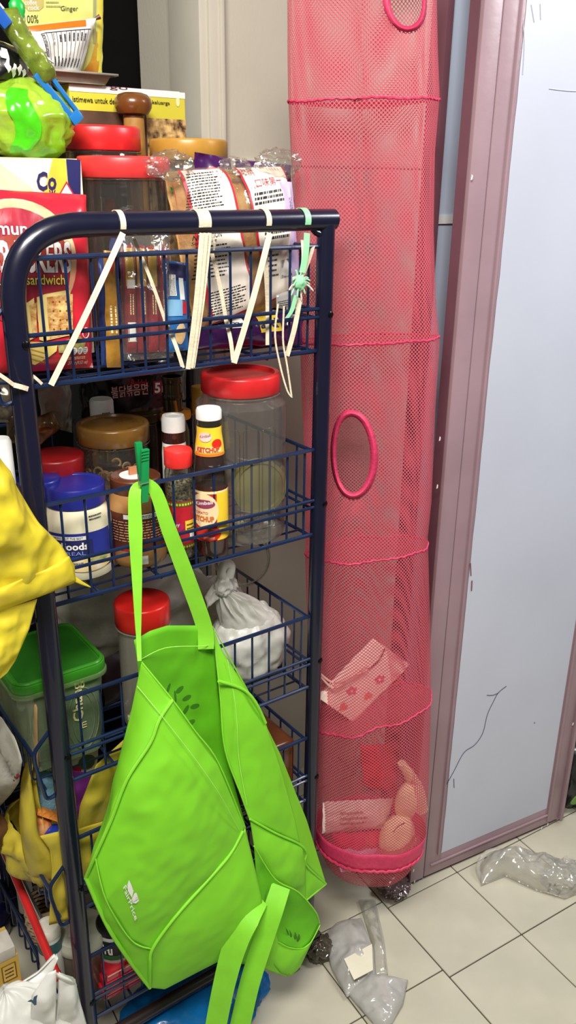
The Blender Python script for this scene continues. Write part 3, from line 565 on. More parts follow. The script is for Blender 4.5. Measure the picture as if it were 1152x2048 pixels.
CB = mat('blue_clip_plastic', (30, 110, 178), .3, var=.06); cl = thing('bag_clip', 'long blue plastic bag-sealing clip over the twisted olive bag', 'clip', P(120, 200, .205))
def slat(a, c, wd): b = M(); d = (c - a).normalized(); sd = d.cross(V((0, 1, 0))).normalized(); b.box((0, -.004, -wd), ((c - a).length, .004, wd), fr=lambda p: a + d * p.x + V((0, 1, 0)) * p.y + sd * p.z); return b
a_, c_ = P(-30, 0, .205), P(150, 236, .205); slat(P(70, 148, .204), P(146, 238, .204), .0052).obj('lower_jaw', CB, cl, bevel=.002); slat(P(100, 152, .206), P(160, 232, .206), .0032).obj('upper_jaw', CB, cl, bevel=.0015)
slat(P(-20, 6, .21), P(16, 52, .21), .0085).obj('clip_end', mat('blue_clip_dark', (30, 84, 166), .3), cl, bevel=.002); slat(P(144, 226, .2035), P(158, 244, .2035), .0095).obj('catch', CB, cl, bevel=.002)
gc = thing('green_peg', 'small bright green plastic peg above the blue bag clip', 'clip', P(33, 22, .24)); b = M(); b.lathe(P(34, 18, .245), [(.001, -.014), (.008, -.012), (.0115, -.002), (.0115, .006), (.007, .012), (.001, .013)], 20, sy=.6); b.obj('head', mat('green_peg_plastic', (26, 170, 62), .3), gc); slat(P(34, 22, .243), P(36, 44, .243), .004).obj('jaw', MATS['green_peg_plastic'], gc, bevel=.001)
# ---- film-wrapped wafer sticks and small packets at the front of the top basket
q = [P(236, 462, .085), P(338, 470, .085), P(342, 712, .055), P(246, 718, .055)]
wf = thing('wafer_packet', 'clear film packet of dark red wafer sticks leaning in the top basket', 'packet', (q[2] + q[3]) / 2)
fr_ = lambda a, c: line_at([q[0].lerp(q[3], c), q[1].lerp(q[2], c)], a); WREF = mat('wafer_red_foil', (142, 22, 38), .3, var=.3, scale=45, coat=.4); WGOLD = mat('wafer_gold_foil', (196, 160, 60), .3, var=.3, scale=30, coat=.4)
for i in range(4):
    u0, u1 = .08 + i * .225, .08 + i * .225 + .205; _, f = packet('wafer_stick', fr_(u0, .10), fr_(u1, .10), fr_(u1, .96), fr_(u0, .96), .016, WREF, wf, wr=.0015, seed=40 + i, nu=10, nv=26, pw=5)
    if i < 3: patch(f, .05, .62, .95, .97, WGOLD, wf, 'gold_end', 5, 8)
    smallprint(lambda u, v: lift(f, .0006)(.25 + .5 * v, .36 + .24 * u), 0, 0, 1, 1, 2, CREAM, wf, i)
    if i == 0: barcode(lambda u, v: f(v, u), .12, .1, .28, .9, INKB, WHITE, wf, 3); patch(lift(f, .0006), .1, .60, .8, .68, WHITE, wf, 'label')
packet('film', q[0] + V((0, -.004, .004)), q[1] + V((0, -.004, .004)), q[2] + V((.003, -.004, -.002)), q[3] + V((-.003, -.004, -.002)), .034, PETK, wf, wr=.004, seed=50)
for i, (x0, y0, x1, y1, cc, lab, Y) in enumerate(((207, 500, 232, 735, (176, 128, 48), 'gold snack sachet squeezed beside the red cracker packet', .058), (222, 505, 246, 728, (26, 30, 66), 'navy and silver snack sachet beside the wafer packet', .078), (196, 515, 216, 730, (40, 62, 120), 'dark blue snack sachet half hidden by the red cracker packet', .09), (300, 468, 330, 560, (130, 110, 52), 'olive gold sachet behind the wafer packet', .105), (232, 540, 252, 716, (70, 130, 176), 'sky blue snack sachet behind the wafer packet', .10))):
    q = [P(x0, y0, Y + .02), P(x1, y0 + 4, Y + .02), P(x1 + 12, y1, Y), P(x0 + 6, y1, Y)]; t = thing('snack_sachet', lab, 'packet', (q[2] + q[3]) / 2); _, f = packet('pouch', *q, .012, mat('sachet_c%d' % i, cc, .25, var=.35, scale=35, coat=.5), t, wr=.003, seed=60 + i, nu=10, nv=26)
    if i < 2: smallprint(lambda u, v: lift(f, .0006)(.2 + .6 * v, .3 + .3 * u), 0, 0, 1, 1, 2, REDP if i else CREAM, t, i)
    if i == 0: poly(lift(f, .0004), [(.05, .98), (.95, .98), (.5, .80)], REDP, t); text('NEW', lambda x, y: lift(f, .001)(.3 + .4 * x, .9 + .05 * y), WHITE, t)
q = [P(332, 520, .07), P(372, 526, .07), P(376, 700, .052), P(334, 706, .052)]; bs = thing('blue_snack_packet', 'blue snack packet with white labels between wafers and bread', 'packet', (q[2] + q[3]) / 2)
_, f = packet('pouch', *q, .02, mat('blue_foil', (40, 104, 170), .28, var=.2, scale=20, coat=.4), bs, wr=.003, seed=70); f = lift(f, .0005)
patch(f, .05, .80, .95, .97, NAVYP, bs); patch(f, .1, .62, .35, .85, WHITE, bs, 'label'); patch(f, .5, .58, .75, .82, WHITE, bs, 'label'); patch(f, .05, .40, .6, .58, flat((120, 170, 206)), bs); patch(f, .6, .42, .85, .56, REDP, bs); poly(f, ell(.55, .2, .25, .12, 16), mat('snack_print', (190, 150, 90), .5, c2=(226, 200, 160), scale=50), bs); smallprint(lambda u, v: lift(f, .0005)(.12 + .2 * v, .63 + .2 * u), 0, 0, 1, 1, 4, INKB, bs, 9)
# ---- bread in printed film
q = [P(334, 338, .10), P(574, 330, .10), P(588, 602, .062), P(398, 664, .060)]
br = thing('bread_packet', 'film-wrapped bread slices with white printed bands tilted in the top basket', 'packet', (q[2] + q[3]) / 2)
CRUST = mat('bread_crumb', (214, 168, 104), .7, c2=(190, 128, 66), scale=30, bump=.3, bscale=90)
packet('bread_loaf', *[p + V((0, .012, -.004)) for p in q], .060, CRUST, br, wr=.004, seed=81, pw=6)
_, f = packet('film_wrap', *[p + V((0, .006, 0)) for p in q], .072, PETK, br, wr=.004, seed=81, pw=6)
def bq(px, py):                                    # inverse of the tilted quad, in its own coordinates
    for _ in range(1): pass
    T_, B_ = ((334, 338), (574, 330)), ((398, 664), (588, 602)); u = v = .5
    for _ in range(12):
        x = (T_[0][0] * (1 - u) + T_[1][0] * u) * v + (B_[0][0] * (1 - u) + B_[1][0] * u) * (1 - v); y = (T_[0][1] * (1 - u) + T_[1][1] * u) * v + (B_[0][1] * (1 - u) + B_[1][1] * u) * (1 - v)
        u += (px - x) / 225 - (py - y) * .0006; v -= (py - y) / 300 - (px - x) * .0000
    return u, v
PINKW = mat('white_film_print', (240, 228, 214), .35, var=.03)
fA, fB, fC = lift(f, .0006), lift(f, .0012), lift(f, .0018)
def bpoly(fn_, l, m, nm='print'): return poly(fn_, [tuple(min(.985, max(.015, c)) for c in bq(*p)) for p in l], m, br, nm)
bpoly(fA, [(352, 342), (434, 336), (484, 586), (490, 622), (414, 656), (392, 560)], REDP); bpoly(fB, [(357, 344), (430, 338), (480, 586), (486, 618), (418, 650), (397, 560)], PINKW)
bpoly(fA, [(458, 336), (564, 332), (594, 570), (520, 612), (502, 540)], REDP); bpoly(fB, [(463, 338), (560, 334), (589, 566), (523, 606), (507, 540)], PINKW)
def bt(txt, x0, y0, x1, y1, m, bold=0.0, sl=0): text(txt, lambda x, y: fC(*bq(x0 + (x1 - x0) * x, y1 + (y0 - y1) * y + sl * x)), m, br, bold)
rq = lambda x0, y0, x1, y1, sl=0: (lambda u, v: fC(*bq(x0 + (x1 - x0) * u, y1 + (y0 - y1) * v + sl * u)))
smallprint(rq(362, 350, 426, 424, -8), 0, 0, 1, 1, 13, INKB, br, 1); smallprint(rq(380, 492, 440, 560, -8), 0, 0, 1, 1, 9, INKB, br, 2); smallprint(rq(406, 584, 474, 636, -20), 0, 0, 1, 1, 9, INKB, br, 3)
bt('NUTRITION', 374, 472, 420, 482, INKB, .01, -6); bt('Serving size', 374, 484, 410, 493, INKB, 0, -6); bt('口味第一', 488, 364, 545, 382, REDP, .0, -8); bt('可供', 466, 342, 492, 356, REDP)
smallprint(rq(484, 390, 556, 418, -12), 0, 0, 1, 1, 3, INKB, br, 12, .55); smallprint(rq(506, 466, 560, 486, -8), 0, 0, 1, 1, 2, INKB, br, 13, .55); smallprint(rq(508, 500, 534, 560, -4), 0, 0, 1, 1, 6, INKB, br, 14)
barcode(rq(538, 524, 572, 560, -8), .0, .0, 1, 1, INKB, WHITE, br, 4)
bpoly(fA, [(323, 366), (345, 372), (344, 424), (318, 424)], REDP); 
for (x, y, w_, m) in ((338, 380, 8, flat((30, 130, 50))), (338, 402, 8, flat((30, 130, 50))), (326, 378, 5, WHITE), (328, 410, 4, WHITE)): poly(fB, [tuple(min(.99, max(.005, c)) for c in bq(x + w_ * math.cos(a), y + w_ * math.sin(a))) for a in [k * PI / 5 for k in range(10)]], m, br)
bpoly(fB, [(334, 478), (350, 474), (362, 536), (346, 540)], flat((24, 132, 44)))
for i, (px, py, rr, sd) in enumerate(((340, 330, .020, 5), (556, 328, .022, 9), (470, 338, .016, 14))):
    c = P(px, py, .085); b = M(); f_, nu, nv = bag_blob(c, rr * 1.7, rr * .7, rr, seed=sd, amp=.45, fr=2.2, nu=28, nv=18); b.grid(f_, nu, nv, wrap=True); b.obj('film_ruffle', PETK, br)
# ---- purple packets
PURP = mat('purple_foil', (60, 18, 78), .25, var=.3, scale=16, coat=.5); LIL = mat('lilac_foil', (190, 168, 206), .3, coat=.3)
for i, (cs, lab, th, Y) in enumerate((([(386, 640), (606, 616), (604, 690), (392, 700)], 'dark purple packet lying under the bread in the top basket', .05, .075), ([(388, 304), (462, 316), (470, 470), (396, 470)], 'purple packet with a red corner peeping out behind the bread', .03, .165), ([(470, 318), (582, 330), (592, 480), (480, 480)], 'plain purple packet behind the bread near the mesh organiser', .03, .14))):
    q = [P(x, y, Y) for x, y in cs]; t = thing('purple_packet', lab, 'packet', (q[2] + q[3]) / 2); _, f = packet('pouch', *q, th, PURP, t, wr=.006, seed=90 + i)
    f = lift(f, .0006)
    if i == 0: poly(f, [(.52, .5), (.72, .5), (.72, .98), (.52, .98)], YEL, t); text('ard', lambda x, y: lift(f, .0006)(.53 + .17 * x, .6 + .25 * y), NAVYP, t, .03); poly(f, [(.24, .7), (.38, .7), (.38, .97), (.24, .97)], flat((226, 220, 216)), t, 'label'); text('m', lambda x, y: lift(f, .0006)(.27 + .07 * x, .76 + .1 * y), INKB, t)
    if i == 1: poly(f, [(.0, .55), (.75, .55), (.72, .8), (.4, .86), (.02, .74)], mat('red_print', (216, 50, 62), .35), t); text('S', lambda x, y: lift(f, .0006)(.12 + .12 * x, .62 + .14 * y), WHITE, t, .05)
q = [P(560, 362, .068), P(584, 364, .068), P(606, 612, .055), P(566, 612, .055)]; t = thing('lilac_packet', 'lilac packet stamped with a date at the end of the top basket', 'packet', (q[2] + q[3]) / 2); _, f = packet('pouch', *q, .02, LIL, t, wr=.003, seed=97); smallprint(lambda u, v: lift(f, .0006)(.5 + .25 * v, .62 + .28 * u), 0, 0, 1, 1, 2, INKB, t, 8)
lp = [P(552, 590, .016), P(586, 578, .016), P(588, 612, .014), P(553, 616, .014)]; t = thing('clear_label_card', 'small clear printed film tag hanging below the green knot', 'tag', lp[3]); b = M(); b.grid(lambda u, v: (lp[3] * (1 - u) + lp[2] * u) * (1 - v) + (lp[0] * (1 - u) + lp[1] * u) * v, 4, 4); o = b.obj('film', clear('tag_film', (206, 206, 206), .35, .2, .05), t, solid=.0006); f = lambda u, v: up((lp[3] * (1 - u) + lp[2] * u) * (1 - v) + (lp[0] * (1 - u) + lp[1] * u) * v, .001); smallprint(f, .1, .1, .9, .5, 3, INKB, t, 6)
# ================================================================== second basket
Z2 = .997
# mayonnaise jar
c, r = seat(165, 1166, Z2, 134); HT = P(156, 962, c.y).z - Z2
my = thing('mayonnaise_jar', 'squat mayonnaise jar with a blue lid and blue label', 'jar', c); MAYO = mat('mayonnaise', (232, 224, 192), .25, var=.02, coat=.6)
prof = lambda z: r * (1 if z < HT * .58 else 1 - .22 * ((z - HT * .58) / (HT * .24)) ** 1.6 if z < HT * .82 else .78)
b = M(); b.lathe(c, [(r * .86, 0), (r * .97, .004)] + [(prof(HT * q / 20), HT * q / 20) for q in range(2, 17)], 48); b.obj('body', MAYO, my)
b = M(); b.lathe(c, [(r * .86, HT * .79), (r * .87, HT * .80), (r * .87, HT - .003), (r * .84, HT), (r * .80, HT - .001), (r * .78, HT - .0025)], 48); b.obj('lid', BLUELID, my)
b = M(); b.lathe(c, [(r * 1.004, HT * .13), (r * 1.006, HT * .14), (r * 1.006, HT * .55), (r * 1.004, HT * .56)], 64, cap0=False, cap1=False); b.obj('label', mat('mayo_blue_label', (40, 50, 140), .35, var=.05), my)
f = cyl_fn(c, r * 1.006, .0008); g_ = lambda u, v: f((u - .5) * 2.2 + .16, HT * (.14 + .41 * v)); g2 = lift(g_, .0006); g3 = lift(g_, .0012)
patch(g_, .05, .42, .60, .84, NAVYP, my); patch(g2, .05, .85, .52, .95, WHITE, my); text('BRING OUT THE BEST', rect_of(g3, .10, .87, .48, .93), INKB, my); text('Foods', rect_of(g3, .20, .58, .54, .78), WHITE, my, .03); text('REAL', rect_of(g3, .26, .44, .50, .54), flat((120, 150, 220)), my)
poly(g2, ell(.55, .18, .40, .22, 26), mat('salad_print', (224, 196, 120), .45, c2=(236, 224, 200), scale=60), my); poly(g3, ell(.68, .26, .14, .10, 16), mat('herb_green_print', (110, 130, 60), .5, c2=(190, 180, 120), scale=90), my); text('MAYONNAISE', rect_of(lift(g3, .0005), .26, .16, .46, .24), NAVYP, my, .02)
fs = cyl_fn(c, lambda z: prof(z), .0015); smallprint(lambda u, v: fs(.35 + .5 * u, HT * (.68 + .06 * v)), 0, 0, 1, 1, 2, INKB, my, 6)
c_b, r_b = V((P(86, 960, .055).x, .10, Z2)), .034
t = lidded_jar('blue_lidded_jar', 'jar with a plain blue lid hidden behind the front post', V((P(82, 955, .11).x, .125, Z2)), .034, P(82, 955, .12).z - Z2, .03, BLUELID, PET)
# brown spread jar
c, r = seat(281, 1140, Z2, 112); HT = P(276, 948, c.y).z - Z2
pb = thing('spread_jar', 'glass jar of brown spread with a brown cap and round white sticker', 'jar', c); SPR = mat('brown_spread', (150, 104, 56), .3, c2=(176, 130, 78), scale=14, coat=.5)
b = M(); b.lathe(c, [(r * .85, 0), (r * .97, .005), (r, .015), (r, HT * .66), (r * .93, HT * .78), (r * .80, HT * .86)], 44); b.obj('body', SPR, pb)
BRL = mat('brown_cap', (92, 48, 26), .35); b = M(); b.lathe(c, [(r * .84, HT * .84), (r * .86, HT * .85), (r * .86, HT - .002), (r * .82, HT)], 44); b.obj('cap', BRL, pb)
b = M(); b.lathe(c + V((-.002, 0, HT + .0002)), [(r * .5, 0), (r * .5, .0008)], 28); b.obj('sticker', WHITE, pb); b = M(); b.box((c.x - .010, c.y - .002, c.z + HT), (c.x + .004, c.y + .002, c.z + HT + .014)); b.obj('seal_tab', flat((190, 120, 80)), pb)
b = M(); b.lathe(c, [(r * 1.005, HT * .22), (r * 1.005, HT * .66)], 48, cap0=False, cap1=False); b.obj('label', mat('spread_label', (86, 42, 28), .4, var=.15), pb); f = cyl_fn(c, r * 1.006); g_ = lambda u, v: f((u - .5) * 2.4, HT * (.22 + .44 * v)); patch(g_, .3, .86, .98, .98, WHITE, pb); smallprint(lift(g_, .0005), .05, .25, .95, .82, 8, flat((196, 150, 120)), pb, 7); smallprint(lift(g_, .0006), .5, .88, .9, .96, 2, INKB, pb, 4); patch(g_, .2, .02, .95, .06, REDP, pb); patch(g_, .45, -.35, .62, -.12, WHITE, pb)
# pepper grinder, red cap
c, r = seat(364, 1120, Z2, 56); HT = P(357, 897, c.y).z - Z2
pp = thing('pepper_jar', 'glass pepper jar with a red cap and red label', 'jar', c)
b = M(); b.lathe(c, [(r * .9, 0), (r, .004), (r, HT * .80), (r * .92, HT * .83), (r * .9, HT * .86)], 32); b.obj('glass', GLASS, pp)
b = M(); b.lathe(c, [(r * .8, .003), (r * .94, .005), (r * .94, HT * .72), (r * .7, HT * .75), (.001, HT * .76)], 32); b.obj('peppercorns', mat('peppercorn_mix', (20, 18, 16), .6, c2=(190, 180, 150), scale=260, bump=.6, bscale=260), pp)
b = M(); b.lathe(c, [(r * .92, HT * .85), (r * .96, HT * .86), (r * .96, HT - .003), (r * .9, HT)], 40, rib=1, ribd=.0004); b.obj('cap', mat('red_cap', (226, 46, 42), .4), pp)
b = M(); b.lathe(c, [(r * 1.01, HT * .10), (r * 1.01, HT * .555)], 40, cap0=False, cap1=False); b.obj('label', mat('pepper_label', (196, 34, 50), .35), pp); f = cyl_fn(c, r * 1.012); g_ = lambda u, v: f((u - .5) * 2.6, HT * (.10 + .455 * v))
for v0 in (.90, .02): patch(g_, .0, v0, 1, v0 + .08, flat((60, 130, 40)), pp); [poly(lift(g_, .0006), [(x, v0 + .01), (x + .03, v0 + .04), (x, v0 + .07), (x - .03, v0 + .04)], YEL, pp) for x in [.05 + .075 * i for i in range(13)]]
poly(lift(g_, .0005), ell(.3, .48, .28, .13, 20), mat('magenta_print', (190, 40, 96), .4), pp); text('Happy', lambda x, y: lift(g_, .001)(.12 + .36 * x, .44 + .09 * y + .04 * x), WHITE, pp, .02); patch(g_, .62, .36, .98, .60, YEL, pp); smallprint(lift(g_, .0006), .66, .40, .94, .56, 2, INKB, pp, 3); patch(g_, .74, .18, .95, .34, WHITE, pp)
# ketchup bottle
c, r = seat(424, 1116, Z2, 66); HT = P(413, 815, c.y).z - Z2
kb = thing('ketchup_bottle', 'tall glass ketchup bottle with a white cap and yellow tomato labels', 'bottle', c); rn = wid(25, c + V((0, 0, HT)))
kp = [(r * .88, 0), (r, .006), (r, HT * .46), (r * .96, HT * .54), (rn * 1.12, HT * .76), (rn * .98, HT * .84), (rn * .92, HT * .93)]
b = M(); b.lathe(c, kp, 40); b.obj('glass', GLASS, kb); b = M(); b.lathe(c, [(a * .95, z + .002) for a, z in kp[:3]] + [(r * .9, HT * .47)], 36); b.obj('ketchup', mat('ketchup', (88, 22, 12), .25, coat=.6), kb)
b = M(); b.lathe(c, [(a * .93, z + .0025) for a, z in kp[3:6]], 36, cap0=False, cap1=False); b.obj('ketchup_film', clear('ketchup_film', (150, 110, 90), .25, .2, .02, hcol=(120, 60, 40)), kb)
b = M(); b.lathe(c, [(rn * .98, HT * .925), (rn * 1.04, HT * .93), (rn * 1.04, HT - .004), (rn * .95, HT - .0005), (rn * .7, HT), (rn * .66, HT - .0015)], 40); b.obj('cap', mat('white_cap', (232, 232, 228), .35, var=.02), kb)
pr = lambda z: (r if z < HT * .46 else r * .96 + (rn * 1.12 - r * .96) * (z - HT * .54) / (HT * .22) if z < HT * .76 else rn * 1.12 + (rn * .98 - rn * 1.12) * (z - HT * .76) / (HT * .08) if z < HT * .84 else rn * .98)
KY = mat('label_yellow', (246, 206, 50), .38, var=.03); KR = mat('label_red', (206, 44, 40), .38); KC = mat('label_cream', (246, 218, 170), .4)
b = M(); b.lathe(c, [(pr(HT * q) + .0006, HT * q) for q in (.70, .73, .76, .80, .84, .885)], 40, cap0=False, cap1=False); b.obj('neck_label', KY, kb); b = M(); b.lathe(c, [(r + .0006, HT * .12), (r + .0006, HT * .47)], 44, cap0=False, cap1=False); b.obj('label', KR, kb)
f = cyl_fn(c, r + .0007); g_ = lambda u, v: f((u - .5) * 2.8, HT * (.12 + .35 * v)); g2 = lift(g_, .0005); g3 = lift(g_, .001); g4 = lift(g_, .0015); patch(g_, .62, .02, 1, .97, KY, kb); patch(g_, .0, .95, 1, 1, CREAM, kb)
poly(g2, ell(.34, .62, .32, .34, 28), KC, kb); poly(g3, ell(.35, .75, .24, .09, 16), flat((150, 60, 90)), kb); text('Kimball', lambda x, y: g4(.16 + .38 * x, .71 + .07 * y + .05 * x), WHITE, kb, .02); text('TOMATO', rect_of(g4, .12, .55, .44, .60), REDP, kb); text('KETCHUP', lambda x, y: g4(.06 + .5 * x, .40 + .11 * y), flat((216, 110, 40)), kb, .05)
poly(g4, ell(.45, .16, .26, .15, 20), mat('tomato_print', (212, 40, 28), .3), kb); poly(lift(g4, .0005), [(.36, .26), (.45, .34), (.54, .27), (.47, .26), (.45, .22), (.42, .26)], flat((40, 90, 30)), kb); smallprint(lift(g4, .0005), .34, .05, .58, .10, 2, WHITE, kb, 4)
fn_ = cyl_fn(c, lambda z: pr(z) + .0007); g_ = lambda u, v: fn_((u - .5) * 2.4, HT * (.70 + .185 * v)); g2 = lift(g_, .0006); patch(g_, 0, 0, 1, .10, flat((226, 120, 40)), kb); poly(lift(g_, .0004), ell(.36, .68, .22, .17, 16), flat((236, 200, 190)), kb); text('Kimball', lambda x, y: g2(.18 + .36 * x, .62 + .1 * y + .08 * x), flat((130, 40, 80)), kb, .01); poly(g2, ell(.74, .44, .17, .16, 16), MATS['tomato_print'], kb); patch(g_, .05, .14, .85, .34, KC, kb); text('KETCHUP', rect_of(lift(g_, .0012), .10, .16, .80, .33), flat((206, 80, 30)), kb, .05)
# big clear jar
c, r = seat(484, 1098, Z2, 173); zt = P(480, 742, c.y).z; HT = zt - Z2
bj = lidded_jar('large_storage_jar', 'large empty clear jar with a wide red lid beside the ketchup', c, r, HT, .032, REDLID, clear('big_jar_plastic', (232, 230, 226), .07, .10, .07, .12, 18), lr=wid(80, c + V((0, 0, HT))), recess=.006, neck=.94, rings=1)
for a in (-.62, -.2, .22, .64): 
    f = cyl_fn(c, r * .99, .001); z0, z1 = HT * .12, HT * .72; pa = [f(a - .17, z0), f(a + .17, z0), f(a + .17, z1), f(a - .17, z1)]; b = M(); b.tube(fillet(pa + [pa[0], pa[1]], .006, 3), .0011, 5); b.obj('moulded_panel', PET, bj)
ll = thing('yellow_jar_lid', 'translucent yellow-green lid standing inside the large clear jar', 'lid', c + V((.004, -.01, .008)))
lc = P(520, 975, c.y - .012); rl = wid(56, lc); rl = min(rl, r * .86); b = M(); nn = V((-.3, -.95, .08)).normalized(); t1 = nn.orthogonal().normalized(); t2 = nn.cross(t1)
ring = lambda R, d: [lc + (t1 * math.cos(a) + t2 * math.sin(a)) * R + nn * d for a in [2 * PI * k / 40 for k in range(40)]]
vs = ring(rl, 0) + ring(rl, -.016) + ring(rl * .88, .0) + ring(rl * .86, -.004); b.add(vs, [(k, (k + 1) % 40, 40 + (k + 1) % 40, 40 + k) for k in range(40)] + [(k, (k + 1) % 40, 80 + (k + 1) % 40, 80 + k) for k in range(40)] + [(80 + k, 80 + (k + 1) % 40, 120 + (k + 1) % 40, 120 + k) for k in range(40)] + [tuple(120 + k for k in range(40))]); b.obj('disc', clear('yellow_lid_plastic', (206, 206, 110), .6, .2, .08, hcol=(186, 182, 96)), ll)
# white-capped sauce bottle
q = P(346, 830, .10); rr = wid(24, q); c = V((q.x, q.y, Z2)); HT = q.z - Z2
wb = thing('sauce_bottle', 'dark sauce bottle with a white cap and white label behind the pepper jar', 'bottle', c)
b = M(); b.lathe(c, [(rr * .9, 0), (rr * 1.05, .006), (rr * 1.05, HT * .72), (rr * .95, HT * .8), (rr * .9, HT * .9)], 32); b.obj('glass', mat('dark_bottle_glass', (52, 26, 20), .15, coat=.6), wb); b = M(); b.lathe(c, [(rr * .95, HT * .88), (rr, HT * .885), (rr, HT - .005), (rr * .9, HT), (rr * .6, HT), (rr * .55, HT - .0015)], 32); b.obj('cap', MATS['white_cap'], wb)
b = M(); b.lathe(c, [(rr * 1.06, HT * .52), (rr * 1.06, HT * .72), (rr * .98, HT * .80)], 32, cap0=False, cap1=False); b.obj('label', WHITE, wb); f = cyl_fn(c, rr * 1.07); 
for a in (-.9, -.55): b = M(); b.tube([f(a + .5 * s * s, HT * (.53 + .18 * s)) for s in [k / 8 for k in range(9)]], .0009, 5); b.obj('swirl_print', flat((80, 130, 60)), wb)
patch(lambda u, v: f(-1 + 2 * u, HT * (.76 + .02 * v)), 0, 0, 1, 1, flat((170, 120, 40)), wb, 'gold_band'); smallprint(lambda u, v: f(-.1 + .9 * u, HT * (.60 + .10 * v)), 0, 0, 1, 1, 4, INKB, wb, 5)
# amber-lidded jar with dried snacks
q = P(226, 858, .165); rr = wid(72, q); c = V((q.x, q.y, Z2)); HT = q.z - Z2 + .012
aj = lidded_jar('amber_lidded_jar', 'clear jar of brown dried snacks with a wide amber lid', c, rr * .97, HT, .030, AMBERLID, PET, lr=rr, recess=.004)
rd = random.Random(5); DRY = mat('dried_snack', (120, 82, 42), .6, c2=(168, 130, 80), scale=40)
b = M(); b.lathe(c, [(rr * .78, .006), (rr * .88, .02), (rr * .88, HT * .52), (rr * .3, HT * .60)], 24); b.obj('snack_fill', mat('snack_fill', (70, 48, 26), .7, c2=(110, 78, 44), scale=70, bump=.5, bscale=90), aj)
for i in range(46):
    a = rd.uniform(0, 2 * PI); z = rd.uniform(.25, .74) * HT; R = rr * .86; p = c + V((R * math.cos(a), R * math.sin(a), z)); t_ = V((-math.sin(a), math.cos(a), 0)); s = rd.uniform(.006, .011); d = rd.uniform(-1, 1)
    b = M(); b.tube([p + (t_ * math.cos(k) + V((0, 0, 1)) * math.sin(k)) * s for k in [d + j * .6 for j in range(7)]], .0018, 5); b.obj('snack_piece', DRY, aj)
# small bottles at the rear
q = P(202, 797, .27); rr = wid(23, q); c = V((q.x, q.y, Z2)); HT = q.z - Z2
t = thing('vitamin_bottle', 'small bottle with a white cap and yellow band behind the amber lid', 'bottle', c); b = M(); b.lathe(c, [(rr * .95, 0), (rr * 1.1, .005), (rr * 1.1, HT * .74), (rr * .9, HT * .82)], 28); b.obj('body', mat('dark_amber_glass', (40, 30, 16), .15, coat=.5), t); b = M(); b.lathe(c, [(rr, HT * .80), (rr * 1.02, HT * .81), (rr * 1.02, HT - .004), (rr * .9, HT)], 40, rib=1, ribd=.0003); b.obj('cap', MATS['white_cap'], t); b = M(); b.lathe(c, [(rr * 1.11, HT * .45), (rr * 1.11, HT * .70)], 28, cap0=False, cap1=False); b.obj('label', mat('ochre_label', (196, 160, 40), .4), t); f = cyl_fn(c, rr * 1.03); smallprint(lambda u, v: f(.0 + .8 * u, HT * (.86 + .06 * v)), 0, 0, 1, 1, 2, INKB, t, 5)
q = P(290, 822, .25); rr = wid(32, q); lidded_jar('dark_sauce_jar', 'dark sauce jar with a gold-edged black lid behind the amber jar', V((q.x, q.y, Z2)), rr * .98, q.z - Z2, .016, mat('black_gold_lid', (70, 56, 30), .25, metal=.4), mat('dark_sauce', (24, 16, 12), .2, coat=.5), lr=rr)
q = P(343, 752, .235); rr = wid(19, q); c = V((q.x, q.y, Z2)); HT = q.z - Z2
t = thing('brown_glass_bottle', 'brown glass bottle with an orange carry ring at the neck', 'bottle', c); b = M(); b.lathe(c, [(rr * 1.5, 0), (rr * 1.7, .006), (rr * 1.7, HT * .60), (rr * 1.0, HT * .74), (rr, HT)], 32); b.obj('glass', mat('brown_glass', (66, 48, 22), .12, coat=.6), t); b = M(); b.lathe(c, [(rr * 1.08, HT * .84), (rr * 1.16, HT * .86), (rr * 1.08, HT * .88)], 28, cap0=False, cap1=False); b.lathe(c, [(rr * 1.05, HT * .95), (rr * 1.1, HT * .96), (rr * 1.1, HT), (rr * .9, HT)], 28); b.obj('neck_rings', MATS['brown_glass'], t)
b = M(); b.lathe(c, [(rr * 1.1, HT * .755), (rr * 1.9, HT * .75), (rr * 1.95, HT * .72), (rr * 1.9, HT * .70), (rr * 1.1, HT * .72)], 32, cap0=False, cap1=False); b.obj('carry_ring', mat('orange_ring', (196, 124, 26), .4), t); b = M(); b.tube([c + V((-rr * .3, -rr * 1.05, HT * .84)), c + V((-rr * .3, -rr * 1.4, HT * .75))], .003, 6); b.obj('ring_strap', MATS['orange_ring'], t)
q = P(398, 772, .22); rr = wid(16, q); lidded_jar('yellow_capped_jar', 'small ochre-lidded jar behind the large clear jar', V((q.x, q.y, Z2)), rr, q.z - Z2, .05, mat('ochre_lid', (190, 140, 40), .35), PET, lr=rr)
# noodle pack
q = [P(134, 700, .39), P(372, 690, .39), P(372, 920, .38), P(150, 920, .38)]; npk = thing('noodle_pack', 'black glossy five-pack of noodles behind the bottles', 'packet', (q[2] + q[3]) / 2); _, f = packet('pouch', *q, .05, mat('glossy_black_foil', (12, 12, 13), .18, coat=.6), npk, wr=.004, seed=101, pw=5); f = lift(f, .0008)
nq = lambda px, py: ((px - 136) / (372 - 136), 1 - (py - 695) / 225)
text('불닭볶음면', lambda x, y: f(*nq(203 + 75 * x, 790 - 24 * y - 6 * x)), flat((140, 20, 30)), npk, .06); text('불닭볶음면', lambda x, y: lift(f, .0005)(*nq(204 + 73 * x, 789 - 22 * y - 6 * x)), flat((226, 214, 206)), npk, .0); text('Buldak', lambda x, y: f(*nq(246 + 34 * x, 768 - 14 * y)), flat((206, 40, 44)), npk, .02)
poly(f, [nq(*p) for p in ((288, 758), (340, 752), (340, 780), (288, 784))], flat((150, 16, 30)), npk); text('5', lambda x, y: lift(f, .0006)(*nq(291 + 12 * x, 781 - 20 * y)), WHITE, npk, .03); text('PACK', lambda x, y: lift(f, .0006)(*nq(306 + 32 * x, 780 - 12 * y)), flat((200, 190, 186)), npk)
